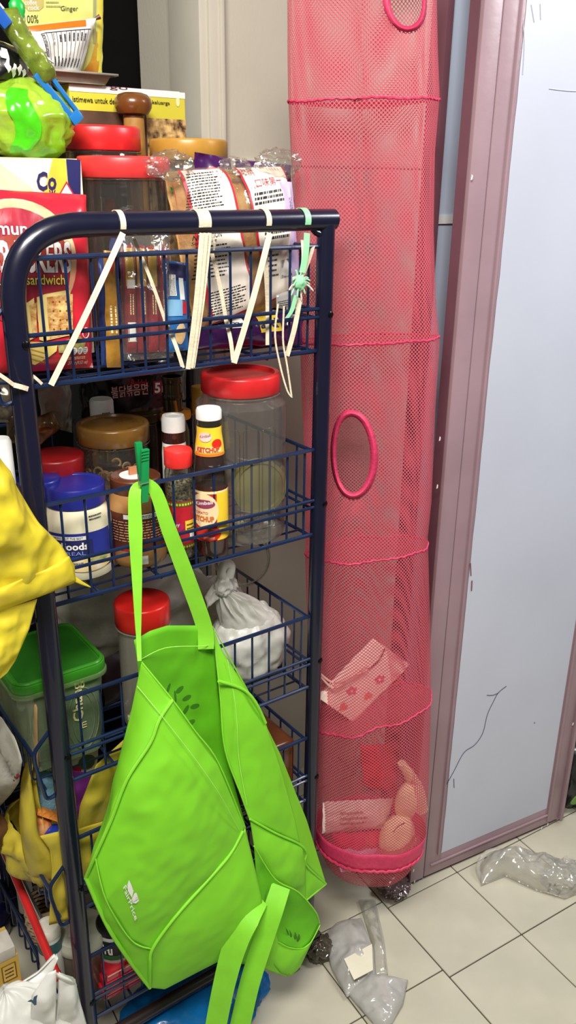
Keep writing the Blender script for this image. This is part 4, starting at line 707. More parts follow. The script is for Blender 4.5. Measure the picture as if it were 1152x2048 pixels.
q = [P(72, 762, .27), P(140, 756, .30), P(146, 866, .30), P(86, 850, .27)]; t = thing('foil_packet', 'grey pearly foil packet leaning behind the front post', 'packet', (q[2] + q[3]) / 2); packet('pouch', *q, .016, mat('pearl_foil', (160, 152, 142), .3, var=.12, metal=.3), t, wr=.006, seed=103)
q = [P(62, 838, .20), P(104, 822, .20), P(122, 856, .19), P(72, 896, .19)]; t = thing('brown_foil_pouch', 'small brown metallic foil pouch under the grey packet', 'packet', (q[2] + q[3]) / 2); packet('pouch', *q, .022, mat('brown_foil', (120, 94, 58), .22, var=.5, scale=60, metal=.6), t, wr=.008, seed=105)
q = P(112, 920, .17); rr = wid(56, q); lidded_jar('red_lidded_tub', 'low tub with a wide dark red lid behind the blue lids', V((q.x, q.y, Z2)), rr * .95, q.z - Z2 + .01, .03, mat('deep_red_lid', (150, 22, 26), .35), PET, lr=rr)
# things that stick out past the post on the far end
q = P(0, 884, .08); rr = wid(21, q); c = V((q.x, q.y, Z2)); HT = q.z - Z2 + .006; t = thing('ribbed_cap_bottle', 'bottle with a ribbed white cap poking out past the front post', 'bottle', c); b = M(); b.lathe(c, [(rr * .95, 0), (rr * 1.15, .004), (rr * 1.15, HT * .6), (rr * .9, HT * .72)], 24); b.obj('body', mat('red_bottle', (150, 30, 34), .3), t); b = M(); b.lathe(c, [(rr, HT * .70), (rr * 1.02, HT * .71), (rr * 1.02, HT - .006), (rr * .85, HT)], 48, rib=1, ribd=.0005); b.obj('cap', MATS['white_cap'], t)
for i, (x, y, w_, h_, cc, lab) in enumerate(((8, 800, 44, 90, (120, 112, 96), 'crumpled silver grey packet outside the front post below the cracker packet'), (30, 856, 34, 64, (70, 54, 34), 'dark brown crinkled packet beside the ribbed white cap'))):
    q = [P(x - w_ / 2, y - h_ / 2, .22), P(x + w_ / 2, y - h_ / 2 + 6, .22), P(x + w_ / 2 + 6, y + h_ / 2, .21), P(x - w_ / 2, y + h_ / 2, .21)]; t = thing('crinkled_packet', lab, 'packet', (q[2] + q[3]) / 2); packet('pouch', *q, .02, mat('crinkle_%d' % i, cc, .25, var=.6, scale=50, metal=.4), t, wr=.008, seed=110 + i)

# ================================================================== lower baskets
Z3, Z4, Z5 = .683, .417, .152
# green-lidded food box
zl = P(120, 1350, .03).z; fl_, fr2 = PZ(22, 1374, zl), PZ(222, 1324, zl); br_ = PZ(168, 1236, zl); dy = br_.y - fr2.y
x0, x1 = P(28, 1372, .03).x, P(220, 1325, .03).x; gc = thing('green_lidded_box', 'clear plastic food box with a green snap lid and white brand lettering', 'container', ((x0 + x1) / 2, .03 + dy / 2, Z3)); dy = max(.11, min(dy, .16))
GLID = mat('green_lid_plastic', (58, 140, 34), .3, var=.06, transl=.15); GTUB = clear('green_tinted_tub', (210, 220, 204), .32, .12, .05, hcol=(168, 190, 152))
y0 = .03; b = M(); rounded_box(b, (x0 + .005, y0 + .005, Z3), (x1 - .005, y0 + dy - .005, zl - .018), .022, z_taper=.88); b.obj('tub', GTUB, gc, angle=30)
b = M(); rounded_box(b, (x0, y0, zl - .020), (x1, y0 + dy, zl - .004), .026); b.obj('lid', GLID, gc, bevel=.003, angle=30)
b = M(); n_ = 40
def rr_ring(q, z):
    out = []; hx, hy, rd_ = (x1 - x0) / 2 - q, dy / 2 - q, max(.004, .026 - q)
    for sx, sy, a0 in ((1, 1, 0), (-1, 1, 90), (-1, -1, 180), (1, -1, 270)):
        for k in range(8): a = math.radians(a0 + 90 * k / 7); out.append(V(((x0 + x1) / 2 + sx * (hx - rd_) + rd_ * math.cos(a), y0 + dy / 2 + sy * (hy - rd_) + rd_ * math.sin(a), z)))
    return out
b.tube(rr_ring(.006, zl - .003), .0035, 8, closed=True); b.obj('lid_rim', GLID, gc); b = M(); b.add(rr_ring(.012, zl - .0035), [tuple(range(32))]); b.obj('lid_panel', mat('green_lid_panel', (40, 104, 26), .35, var=.06), gc)
b = M(); rounded_box(b, (x0 - .002, y0 - .002, zl - .027), (x1 + .002, y0 + dy + .002, zl - .019), .027); b.obj('lid_skirt', clear('lid_skirt_film', (190, 214, 170), .3, .2, .06, hcol=(150, 190, 120)), gc, bevel=.002)
fz = lambda u, v: up(V((x0 + .012 + (x1 - x0 - .024) * u, y0 + .004 + .009 * (1 - v), Z3 + (zl - .03 - Z3) * v)), .001); xq = lambda px: (P(px, 1420, .03).x - x0 - .012) / (x1 - x0 - .024); zv = lambda py: (P(160, py, .03).z - Z3) / (zl - .03 - Z3)
text('Chang', rot_of(fz, xq(148), zv(1448), xq(176), zv(1366)), CREAM, gc, .02); text('m', rot_of(fz, xq(164), zv(1466), xq(175), zv(1453)), CREAM, gc, .02)
b = M(); b.tube([fz(.72 + .20 * math.cos(a), .52 + .42 * math.sin(a)) for a in [2 * PI * k / 40 for k in range(40)]], .0011, 5, closed=True); b.tube([fz(.72 + .14 * math.cos(a), .52 + .34 * math.sin(a)) for a in [2 * PI * k / 40 for k in range(40)]], .0008, 5, closed=True); b.obj('moulded_oval', clear('moulded_edge', (216, 226, 206), .25, .2, .04, hcol=(180, 196, 160)), gc)
for i, (xx, cc) in enumerate(((.28, (196, 176, 156)), (.5, (120, 160, 110)), (.74, (84, 140, 70)))):
    sachet('food_bag', ('beige', 'pale green', 'deep green')[i] + ' bag inside the green-lidded food box', V((x0 + (x1 - x0) * xx, y0 + dy * .5 + .012 * (i - 1), Z3 + .006)), .052, .12, .04, mat('food_bag_%d' % i, cc, .5, var=.25, scale=30), .1 * i, .05, 120 + i)
# coral red lidded jar
q = P(284, 1212, .075); rr = wid(55, q); lidded_jar('red_capped_jar', 'cloudy plastic jar with a tall red cap behind the green tote', V((q.x, q.y, Z3)), rr * .93, q.z - Z3 + .012, .042, mat('red_screw_cap', (206, 36, 30), .3, var=.04), clear('cloudy_plastic', (206, 206, 196), .4, .2, .05, hcol=(170, 166, 150)), lr=rr, ribbed=1)
# white knotted carrier bag
WPL = mat('white_bag_plastic', (226, 224, 216), .32, var=.05, scale=14, coat=.25, transl=.25, bump=.25, bscale=28); DPL = mat('grey_bag_plastic', (200, 196, 182), .4, var=.08, transl=.2, bump=.25, bscale=30)
c = P(500, 1282, .10); wb_ = thing('knotted_white_bag', 'full white carrier bag tied in a knot at the rack end', 'bag', (c.x, c.y, Z3)); hh = (c.z - Z3)
blob('body', WPL, wb_, c=(c.x - .006, c.y, Z3 + hh * 1.0), rx=.086, ry=.062, rz=hh * 1.14, seed=4, amp=.13, fr=1.5, flat=.85, taper=.12, nu=72, nv=52, pleat=.05)
kn = P(447, 1172, .075); blob('knot', WPL, wb_, c=kn, rx=.015, ry=.014, rz=.022, seed=14, amp=.35, fr=1.8, nu=36, nv=24)
b = M(); pa = smooth_path([kn + V((.0, 0, .012)), kn + V((-.004, 0, .03)), kn + V((.006, .0, .042)), kn + V((.016, .0, .034)), kn + V((.012, 0, .014))], 5); b.tube(pa, [.008, .009, .009, .010, .010] * 5 + [.008], 10) if False else b.tube(pa, .0085, 10); b.obj('handle_loop', WPL, wb_)
fnb = bag_blob((c.x - .006, c.y, Z3 + hh * 1.0), .086, .062, hh * 1.14, 4, .13, 1.5, flat=.85, taper=.12)[0]
b = M(); b.grid(lambda u, v: (kn + V((math.cos(2 * PI * u) * .011, math.sin(2 * PI * u) * .010, -.008))).lerp(fnb(u, .74) * 1.0, v ** .8) + V((math.cos(2 * PI * u), math.sin(2 * PI * u), .4)) * .006 * math.sin(2 * PI * u * 13 + 4 * noise.noise(V((u * 9, v * 2, 1)))) * math.sin(PI * min(1, v * 1.1 + .05)), 96, 14, wrap=True); b.obj('gathered_neck', WPL, wb_, angle=80)
for i, (d, l) in enumerate(((V((.030, .01, .002)), .04), (V((-.022, .01, -.01)), .03))):
    b = M(); b.grid(lambda u, v: kn + d * u * 1.3 + V((0, (v - .5) * .01, (v - .5) * .035 * (1 - u * .4) - u * u * .018)) + V((0, .006 * noise.noise(V((u * 6, v * 4, i))), 0)), 12, 8); b.obj('ear', WPL, wb_, solid=.0008)
c = P(255, 1196, .30); gb_ = thing('grey_carrier_bag', 'wide crumpled grey-white carrier bag at the back behind the red-capped jar', 'bag', (c.x, c.y, Z3)); blob('body', DPL, gb_, c=(c.x, c.y, Z3 + (c.z - Z3) * .88), rx=.17, ry=.085, rz=(c.z - Z3) * .95, seed=24, amp=.16, fr=1.6, flat=.9, nu=64, nv=40)
c = P(430, 1196, .27); gb2 = thing('grey_carrier_bag', 'small pale carrier bag between the red-capped jar and the knotted bag', 'bag', (c.x, c.y, Z3)); blob('body', DPL, gb2, c=(c.x, c.y, Z3 + (c.z - Z3) * .75), rx=.06, ry=.055, rz=(c.z - Z3) * .82, seed=27, amp=.2, fr=1.9, flat=.9, nu=48, nv=30)
# clear round lid standing up behind the knotted bag
lc = P(486, 1118, .19); rl = wid(56, lc); cl_ = thing('clear_round_lid', 'clear round plastic lid standing on edge behind the knotted white bag', 'lid', lc + V((0, 0, -rl))); nn = V((-.35, -.9, .25)).normalized(); t1 = nn.orthogonal().normalized(); t2 = nn.cross(t1)
b = M(); ring = lambda R, d: [lc + (t1 * math.cos(a) + t2 * math.sin(a)) * R + nn * d for a in [2 * PI * k / 48 for k in range(48)]]
for R, d in ((rl, 0), (rl * .9, .004), (rl, -.012)): b.tube(ring(R, d), .0016, 6, closed=True)
b.obj('rim', clear('lid_rim_clear', (226, 226, 216), .25, .2, .06), cl_); b = M(); b.add(ring(rl * .9, .004), [tuple(range(48))]); b.add(ring(rl, 0) + ring(rl, -.012), [(k, (k + 1) % 48, 48 + (k + 1) % 48, 48 + k) for k in range(48)]); b.obj('disc', PET, cl_)
# tan cardboard along the open end of the third basket
b = M(); pts = [PXP(14, 1345, -.028), PXP(70, 1520, -.028)]; kb_ = thing('kraft_cardboard', 'strip of tan kraft cardboard along the open end beside the green-lidded box', 'cardboard', pts[1])
ya, yb_ = .03, .36; b.grid(lambda u, v: V((-.030 + .008 * math.sin(u * 3) + .010 * v, ya + (yb_ - ya) * u, Z3 + .004 + (.125 + .02 * math.sin(u * 7)) * v)), 16, 6); b.obj('board', mat('kraft', (176, 140, 92), .75, var=.12, scale=30, bump=.1), kb_, solid=.003)
dk = P(262, 1400, .16); dkb = thing('dark_packet', 'dark plum packet low down between the green-lidded box and the red-capped jar', 'packet', (dk.x, dk.y, Z3)); sachet('pouch', '', V((dk.x - .01, dk.y, Z3 + .003)), .09, .10, .03, mat('dark_plum_foil', (30, 18, 22), .35, var=.3), .2, .1, 131, parent=dkb)
# ---- fourth basket
xa, xb = .36, .470; zt = P(590, 1476, .02).z; wd = thing('wooden_tissue_block', 'brown wooden slotted block at the rack end of the fourth basket', 'block', ((xa + xb) / 2, .085, Z4)); WOOD = mat('brown_wood_varnish', (92, 48, 20), .35, var=.25, scale=18, coat=.3)
b = M(); b.box((xa, .018, Z4), (xb, .16, zt)); b.obj('body', WOOD, wd, bevel=.010, seg=3); b = M(); b.box((xa + .030, .055, zt - .012), (xb - .035, .120, zt + .0006)); b.obj('slot', mat('slot_dark', (22, 12, 8), .8), wd, bevel=.004); b = M(); b.box((xa + .01, .0165, Z4 + .01), (xb - .008, .019, zt - .02)); b.obj('side_panel', mat('brown_wood_panel', (110, 58, 26), .35, var=.25, scale=18, coat=.3), wd, bevel=.001)
YB = mat('yellow_bag_plastic', (222, 204, 70), .35, var=.08, scale=12, coat=.25, transl=.35, bump=.15, bscale=26)
c = P(130, 1650, .105); yb = thing('open_yellow_bag', 'yellow carrier bag sagging open in the fourth basket with a sponge inside', 'bag', (c.x, c.y, Z4)); hz = c.z - Z4
fn_, nu, nv = bag_blob((c.x + .012, c.y + .02, Z4 + .062), .118, .098, .085, 33, .12, 1.8, 64, 36, flat=.7); b = M(); b.grid(fn_, nu, nv, wrap=True, skip=lambda u, v: v > .70); b.obj('body', YB, yb, solid=.0012, angle=70)
def strip(L, Rr, m, par, nm, bulge=.01, seed=0, wr=.006, nu=14, nv=22):
    return sheet(nm, coons([L[0], Rr[0]], [L[-1], Rr[-1]], L, Rr, bulge, seed, wr), m, par, nu, nv)
Yl = lambda l, Y: [P(x, y, Y) for x, y in l]
strip(Yl([(80, 1766), (56, 1750), (46, 1700), (38, 1640), (42, 1560), (58, 1498)], .07), Yl([(118, 1760), (100, 1700), (78, 1670), (68, 1600), (62, 1560), (70, 1505)], .03), YB, yb, 'near_flap', .012, 3)
strip(Yl([(78, 1668), (66, 1600), (62, 1540), (56, 1520)], .06), Yl([(90, 1660), (80, 1610), (72, 1560), (66, 1510)], .04), YB, yb, 'handle', .004, 5, nu=8)
strip(Yl([(80, 1672), (100, 1700), (104, 1740), (98, 1850)], .022), Yl([(150, 1655), (152, 1700), (148, 1760), (140, 1840)], .020), YB, yb, 'front_panel', .008, 7)
strip(Yl([(152, 1668), (160, 1610), (176, 1570), (192, 1530)], .030), Yl([(232, 1640), (240, 1560), (256, 1490), (262, 1466)], .06), YB, yb, 'far_flap', .012, 9)
strip(Yl([(150, 1660), (158, 1700), (160, 1760)], .024), Yl([(215, 1640), (200, 1700), (190, 1750)], .03), YB, yb, 'front_panel', .006, 11)
sp = thing('sponge', 'blue-grey scouring sponge with an orange face inside the yellow bag', 'sponge', P(105, 1620, .06)); ct = [P(66, 1545, .062), P(140, 1585, .052), P(150, 1636, .040), P(74, 1612, .05)]
b = M(); b.add(ct + [p + V((.004, .03, .004)) for p in ct], [(0, 1, 2, 3), (7, 6, 5, 4), (0, 4, 5, 1), (1, 5, 6, 2), (2, 6, 7, 3), (3, 7, 4, 0)]); b.obj('foam', mat('blue_sponge', (112, 152, 172), .9, var=.1, scale=200, bump=.3, bscale=250), sp, bevel=.003)
ob = [p + V((0, -.006, 0)) for p in (ct[3], ct[2], P(150, 1652, .036), P(72, 1580 + 46, .045))]; b = M(); b.add(ob + [p + V((.003, .02, 0)) for p in ob], [(0, 1, 2, 3), (7, 6, 5, 4), (0, 4, 5, 1), (1, 5, 6, 2), (2, 6, 7, 3), (3, 7, 4, 0)]); b.obj('scourer', mat('orange_scourer', (216, 130, 50), .85, var=.15, scale=150, bump=.3, bscale=250), sp)
q = [P(144, 1540, .062), P(194, 1550, .062), P(168, 1640, .050), P(140, 1640, .050)]; t = thing('violet_packet', 'violet packet standing in the open yellow bag behind the post', 'packet', q[3]); packet('pouch', *q, .014, mat('violet_foil', (126, 48, 140), .35, var=.1), t, wr=.003, seed=140)
q = [P(72, 1522, .10), P(196, 1498, .10), P(192, 1580, .085), P(84, 1590, .085)]; t = thing('printed_packet', 'white packet with black print and green leaves in the yellow bag', 'packet', q[3]); _, f = packet('pouch', *q, .016, mat('cream_foil', (216, 206, 180), .4, var=.06), t, wr=.004, seed=141); f = lift(f, .0006); smallprint(f, .08, .35, .35, .85, 4, INKB, t, 5); poly(f, ell(.8, .75, .16, .18, 12), mat('leaf_green_print', (70, 100, 50), .5), t); poly(f, ell(.60, .6, .10, .12, 12), REDP, t)
cb = P(112, 1668, .03); t = thing('blue_bottle_cap', 'glossy royal blue bottle top poking up in the yellow bag', 'cap', cb + V((0, 0, -.02))); b = M(); b.lathe(cb + V((0, .006, -.012)), [(.018, 0), (.019, .006), (.016, .014), (.010, .020), (.001, .022)], 28); b.obj('dome', mat('royal_blue_plastic', (24, 50, 140), .2, coat=.5), t)
q = [P(74, 1628, .05), P(104, 1640, .05), P(102, 1676, .042), P(76, 1678, .042)]; t = thing('orange_packet', 'small orange red packet between the sponge and the blue cap', 'packet', q[3]); packet('pouch', *q, .014, mat('orange_red_print', (206, 92, 40), .35, c2=(226, 180, 120), scale=60), t, wr=.002, seed=143, nu=12, nv=14)
# ---- fifth basket
q = P(160, 1850, .085); rr = wid(53, q); c = V((q.x, q.y, Z5)); HT = q.z - Z5; gt = thing('grey_lidded_tub', 'round tub with a pale grey domed lid behind the front post, bottom basket', 'container', c)
b = M(); b.lathe(c, [(rr * .8, 0), (rr * .9, .006), (rr * .94, HT - .03)], 40); b.obj('tub', mat('smoky_tub', (92, 82, 70), .3, var=.15), gt); b = M(); b.lathe(c, [(rr * .97, HT - .032), (rr, HT - .03), (rr, HT - .016), (rr * .93, HT - .006), (rr * .5, HT), (.002, HT + .001)], 44); b.obj('lid', mat('pale_grey_lid', (182, 182, 166), .4, var=.04), gt)
b = M(); b.tube(smooth_path([c + V((-.022, -.01, HT - .002)), c + V((-.018, -.008, HT + .012)), c + V((.0, .0, HT + .014)), c + V((.008, .004, HT))], 5), .006, 10); b.obj('handle', WHITE, gt)
q = P(124, 1812, .135); rr = wid(21, q); c = V((q.x, q.y, Z5)); HT = q.z - Z5; t = thing('white_capped_bottle', 'dark navy bottle with a round white cap beside the grey-lidded tub', 'bottle', c); b = M(); b.lathe(c, [(rr * 1.1, 0), (rr * 1.3, .006), (rr * 1.3, HT * .6), (rr * .9, HT * .75)], 28); b.obj('body', NAVYP, t); b = M(); b.lathe(c, [(rr, HT * .74), (rr * 1.04, HT * .76), (rr * 1.04, HT - .006), (rr * .85, HT)], 32); b.obj('cap', MATS['white_cap'], t)
q = P(112, 1850, .07); rr = wid(24, q); c = V((q.x - .012, q.y + .01, Z5)); HT = q.z - Z5; t = thing('teal_banded_jar', 'white plastic jar with a teal band in the bottom basket', 'jar', c); b = M(); b.lathe(c, [(rr * .95, 0), (rr, .005), (rr, HT * .85), (rr * .9, HT * .92)], 32); b.obj('body', mat('pale_jar', (196, 196, 186), .35), t); b = M(); b.lathe(c, [(rr * .98, HT * .88), (rr * 1.02, HT * .9), (rr * 1.02, HT - .004), (rr * .9, HT), (rr * .85, HT - .004), (.002, HT - .005)], 32); b.obj('lid', mat('cream_lid', (214, 210, 196), .35), t); b = M(); b.lathe(c, [(rr * 1.012, HT * .70), (rr * 1.012, HT * .84)], 32, cap0=False, cap1=False); b.obj('teal_band', mat('teal_plastic', (40, 90, 92), .4), t)
q = P(228, 1838, .06); rr = wid(38, q); c = V((q.x, q.y, Z5)); HT = q.z - Z5; t = thing('green_label_jar', 'jar with a black and green label half behind the green tote', 'jar', c); b = M(); b.lathe(c, [(rr * .92, 0), (rr, .005), (rr, HT * .86), (rr * .9, HT * .92)], 36); b.obj('body', mat('pale_jar2', (206, 206, 200), .35), t); b = M(); b.lathe(c, [(rr * .93, HT * .9), (rr * .96, HT * .91), (rr * .96, HT - .003), (rr * .9, HT)], 36); b.obj('lid', mat('black_lid', (26, 26, 28), .35), t)
f = cyl_fn(c, rr, .001); g_ = lambda u, v: f((u - .5) * 2.6, HT * (.1 + .78 * v)); patch(g_, 0, .62, 1, .98, flat((24, 28, 30)), t, 'label'); patch(lift(g_, .0004), 0, .56, 1, .66, flat((40, 120, 60)), t, 'label'); text('Tru', lambda x, y: lift(g_, .001)(.12 + .3 * x, .68 + .22 * y), WHITE, t, .04); patch(g_, 0, .1, 1, .28, flat((70, 110, 50)), t); smallprint(lift(g_, .001), .15, .13, .75, .25, 1, INKB, t, 5, .8)
REDB = mat('red_gloss_box', (206, 34, 50), .25, var=.1, coat=.5)
for i in range(3):
    z0 = Z5 + .002 + .0215 * i; t = thing('red_pack', ('lowest', 'middle', 'topmost')[i] + ' of three flat red foil packs stacked in the bottom basket', 'packet', (.13, .05, z0), 'red packs stacked in the bottom basket'); b = M(); b.box((.038 + .004 * i, .014, z0), (.196 - .006 * i, .085, z0 + .020)); b.obj('pack', REDB, t, bevel=.004); b = M(); b.box((.040 + .004 * i, .0125, z0 + .014), (.194 - .006 * i, .0142, z0 + .0155)); b.obj('white_seam', flat((240, 180, 180)), t)
    OFF[t.name] = V((.13, .05, z0))
q = P(84, 1800, .22); tw = thing('woven_basket', 'small beige woven basket at the open end of the bottom basket', 'basket', (q.x, q.y, Z5)); rr = wid(34, q); HT = q.z - Z5; WV = mat('wicker_beige', (186, 160, 124), .8, var=.2, scale=90)
b = M(); b.lathe((q.x, q.y, Z5), [(rr * .8, 0), (rr, HT * .5), (rr * .98, HT)], 28, cap1=False); b.obj('wall', mat('wicker_dark', (96, 74, 52), .8), tw); b = M()
for k in range(9): b.tube([V((q.x + (rr * (.82 + .18 * min(1, k / 4)) + .001 * (1 if (j + k) % 2 else -1)) * math.cos(2 * PI * j / 28), q.y + (rr * (.82 + .18 * min(1, k / 4)) + .001 * (1 if (j + k) % 2 else -1)) * math.sin(2 * PI * j / 28), Z5 + HT * (.06 + .11 * k))) for j in range(28)], .0035, 5, closed=True)
stuff(b.obj('weave', WV, tw)); q2 = P(72, 1768, .24); t = thing('green_lidded_pot', 'little pot with a green lid behind the woven basket', 'container', (q2.x, q2.y + .03, Z5)); rr = wid(16, q2); b = M(); b.lathe((q2.x - .006, q2.y + .07, Z5), [(rr, 0), (rr, q2.z - Z5 - .012)], 24); b.obj('pot', mat('pale_pot', (180, 180, 170), .4), t); b = M(); b.lathe((q2.x - .006, q2.y + .07, Z5), [(rr * 1.08, q2.z - Z5 - .014), (rr * 1.08, q2.z - Z5)], 24); b.obj('lid', mat('pot_green', (40, 130, 70), .35), t)
q = [P(112, 1786, .20), P(150, 1780, .20), P(156, 1830, .19), P(118, 1830, .19)]; t = thing('navy_white_packet', 'navy and white printed packet behind the white-capped bottle', 'packet', (q[2] + q[3]) / 2); _, f = packet('pouch', *q, .02, mat('white_packet', (222, 222, 220), .35), t, wr=.004, seed=150); patch(lift(f, .0006), .02, .1, .45, .95, NAVYP, t); patch(lift(f, .0006), .6, .3, .9, .6, INKB, t)
# poles lying along the open end of the rack
def pole(nm, lab, a, c, r, m, m2=None):
    t = thing(nm, lab, 'pole', a); b = M(); b.tube([a, a.lerp(c, .5), c], r, 16); b.obj('tube', m, t); b = M(); d = (a - c).normalized(); b.tube([a, a + d * .012], [r * 1.1, r * .9], 16); b.obj('end_cap', m2 or m, t)
pole('red_pole', 'slim glossy red pole lying along the open end of the bottom basket', PXP(112, 1946, -.050), PXP(-30, 1610, -.050), .0075, mat('red_pole_paint', (186, 34, 34), .25, coat=.5))
b_ = [PXP(92, 1862, -.024), PXP(30, 1730, -.024), PXP(18, 1700, -.024), PXP(20, 1670, -.02)]; t = thing('chrome_bent_tube', 'bent chrome tube beside the red pole', 'pole', b_[0]); b = M(); b.tube(smooth_path(b_, 6), .0048, 10); b.obj('tube', mat('chrome_tube', (200, 200, 196), .2, metal=.9), t)
# ================================================================== things on the floor
def clump(nm, lab, cat, px, py, rx, ry, rz, m, seed, z=None, **k):
    c = PZ(px, py, 0) if z is None else PZ(px, py, z); t = thing(nm, lab, cat, (c.x, c.y, 0)); blob('body', m, t, c=(c.x, c.y, rz * .92), rx=rx, ry=ry, rz=rz, seed=seed, flat=.9, **k); return t, c
BLUEP = mat('blue_bag_plastic', (14, 120, 190), .3, var=.12, coat=.3, transl=.3, bump=.3, bscale=26)
clump('blue_plastic_bag', 'bright blue plastic bag under the bottom basket', 'bag', 392, 2030, .150, .105, .036, BLUEP, 41, amp=.14, fr=2.2, nu=72, nv=44)
# white carrier bag at the foot of the front post
WB2 = mat('white_carrier_plastic', (232, 231, 224), .35, var=.03, scale=10, coat=.2, transl=.2, bump=.2, bscale=20)
wq = P(70, 2040, -.10); t = thing('white_carrier_bag', 'big white carrier bag with a small blue bird mark at the foot of the post', 'bag', (wq.x - .03, -.11, 0))
WF = dict(c=(wq.x - .045, -.13, .235), rx=.122, ry=.085, rz=.232, seed=52, amp=.07, fr=1.6, nu=90, nv=80, flat=.95, taper=.12, pleat=.025, np_=11); wfn = bag_blob(**WF)[0]; blob('body', WB2, t, **WF)
tp = P(108, 1945, -.10); pa = [P(62, 1968, -.12), P(92, 1944, -.12), P(112, 1912, -.12)]; b = M(); b.grid(lambda u, v: line_at(pa, v) + V(((u - .5) * .05 * (1 - v * .93), .006 * math.sin(u * 7), (u - .5) * -.02 * (1 - v))), 10, 14); b.obj('corner_peak', WB2, t, solid=.0012)
for i, (l, r_) in enumerate((([(60, 2050), (64, 1990), (96, 1945)], [(110, 2060), (112, 1990), (112, 1940)]), ([(112, 2060), (116, 1990), (118, 1944)], [(176, 2060), (158, 1995), (150, 1958)]), ([(120, 1960), (112, 1952), (108, 1944)], [(152, 1985), (154, 1970), (146, 1954)]))):
    strip([P(x, y, -.165) for x, y in l], [P(x, y, -.150 - .02 * (i == 0)) for x, y in r_], WB2, t, 'fold', .012, 60 + i, .008)
bird = [(55, 2003), (62, 1999), (66, 2001), (68, 1994), (75, 1990), (73, 1998), (73, 2009), (69, 2011), (63, 2004)]
PB = lambda x, y: up(P(x, y, -.222), .0)
b = M(); b.add([PB(x, y) for x, y in bird], [tuple(range(9))]); b.obj('bird_mark', mat('slate_blue_print', (44, 76, 100), .4), t, smooth=False, solid=.0006)
# navy pail and small carton on the tiles beyond the rack
c = PZ(6, 1886, 0); t = thing('navy_pail', 'glossy dark navy pail on the tiles beside the small yellow carton', 'pail', (c.x - .035, c.y + .06, 0)); cc = (c.x - .035, c.y + .06, 0); b = M(); b.lathe(cc, [(.068, 0), (.074, .01), (.079, .05), (.076, .085), (.058, .112), (.02, .122), (.002, .123)], 44); b.obj('body', mat('navy_plastic', (22, 18, 56), .25, coat=.4), t); b = M(); b.lathe(cc, [(.079, .052), (.0815, .054), (.079, .057)], 40, cap0=False, cap1=False); b.obj('seam_ring', mat('navy_plastic_ring', (16, 14, 40), .3), t)
zc = .0; xr = -.10; yc = P(20, 1960, .13)
bx2 = thing('phone_carton', 'small yellow, white and orange carton by the white carrier bag', 'box', (yc.x - .03, .14, 0)); xr = P(42, 1950, .125).x; zt = P(20, 1915, .125).z; zo = P(20, 1970, .125).z
b = M(); b.box((xr - .11, .125, 0), (xr, .20, zt)); b.obj('carton', mat('carton_yellow', (206, 168, 76), .5, var=.05), bx2, bevel=.001); b = M(); b.box((xr - .11, .124, zt - .002), (xr - .004, .17, zt + .022)); b.obj('white_flap', mat('carton_white', (206, 200, 190), .5), bx2, bevel=.001); b = M(); b.box((xr - .112, .122, 0), (xr + .002, .1245, zo)); b.obj('orange_band', mat('carton_orange', (206, 70, 24), .45), bx2)
fc = lambda u, v: V((xr - .11 + .11 * u, .1235, zo + (zt - zo) * v)); patch(fc, .0, .05, .62, .95, INKB, bx2); poly(fc, [(.70, .2), (.94, .2), (.94, .8), (.70, .8)], flat((120, 90, 30)), bx2); poly(lift(fc, .0004), [(.72, .23), (.92, .23), (.92, .77), (.72, .77)], mat('carton_yellow2', (222, 184, 92), .5), bx2); smallprint(lift(fc, .0009), .75, .3, .9, .7, 3, INKB, bx2, 8)
# white dotted bag hanging at the open end of the rack
c = PXP(-20, 1522, -.10); t = thing('dotted_white_bag', 'white plastic bag with maroon dots along its hem beside the open end of the rack', 'bag', (c.x, c.y, c.z - .08)); X_ = lambda *l: [PXP(x, y, -.062) for x, y in l]
sheet('body', (lambda f_: lambda u, v: f_(u, v) + V((-.02 * math.sin(PI * u) * math.sin(PI * v), 0, 0)))(coons(X_((-60, 1660), (0, 1612)), X_((-60, 1380), (4, 1436)), X_((-60, 1660), (-60, 1380)), X_((0, 1612), (22, 1588), (38, 1565), (44, 1520), (30, 1476), (4, 1436)), .012, 71, .012, 16)), DPL, t, 30, 34); rd = random.Random(3)
HB = c
for i in range(9):
    p = PXP(20 + (i % 5) * 4.4 + (i // 5) * 2, 1568 - (i // 5) * 6 - (i % 5) * 4, -.066); b = M(); b.lathe(p, [(.0016, -.0016), (.0022, 0), (.0016, .0016)], 8); b.obj('hem_dot', flat((110, 20, 40)), t)
# crumpled brown bag below it
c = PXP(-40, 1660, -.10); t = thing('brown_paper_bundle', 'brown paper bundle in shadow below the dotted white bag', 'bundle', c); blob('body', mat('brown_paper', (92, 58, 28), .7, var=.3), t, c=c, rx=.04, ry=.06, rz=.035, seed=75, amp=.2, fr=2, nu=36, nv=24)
# clear bags on the tiles
FILM = clear('floor_bag_film', (246, 246, 244), .16, .12, .03, .5, 20, hcol=(236, 234, 226)); FILM2 = clear('floor_bag_film2', (240, 240, 240), .42, .14, .04, .5, 24, hcol=(222, 220, 216))
def floorsheet(nm, pts_b, pts_t, pts_l, pts_r, m, par, hgt, seed, z0=.004, nu=30, nv=30, wr=.010):
    Q = lambda l: [PZ(x, y, z) for x, y, z in l]
    f = coons(Q(pts_b), Q(pts_t), Q(pts_l), Q(pts_r), 0, seed, 0)
    def g(u, v):
        p = f(u, v); q = min(1, 16 * u * (1 - u) * v * (1 - v)); return V((p.x, p.y, max(.002, p.z + hgt * q ** .6 * (1 + .5 * noise.noise(p * 20 + V((seed, 0, 0)))) + wr * (ridge(p * 22 + V((0, seed, 0))) - .3) * min(1, q * 3))))
    return sheet(nm, g, m, par, nu, nv, .0008)
cb1 = thing('clear_packing_bag', 'clear plastic bag holding a cream card on the tiles below the mesh organiser', 'bag', PZ(720, 1960, 0))
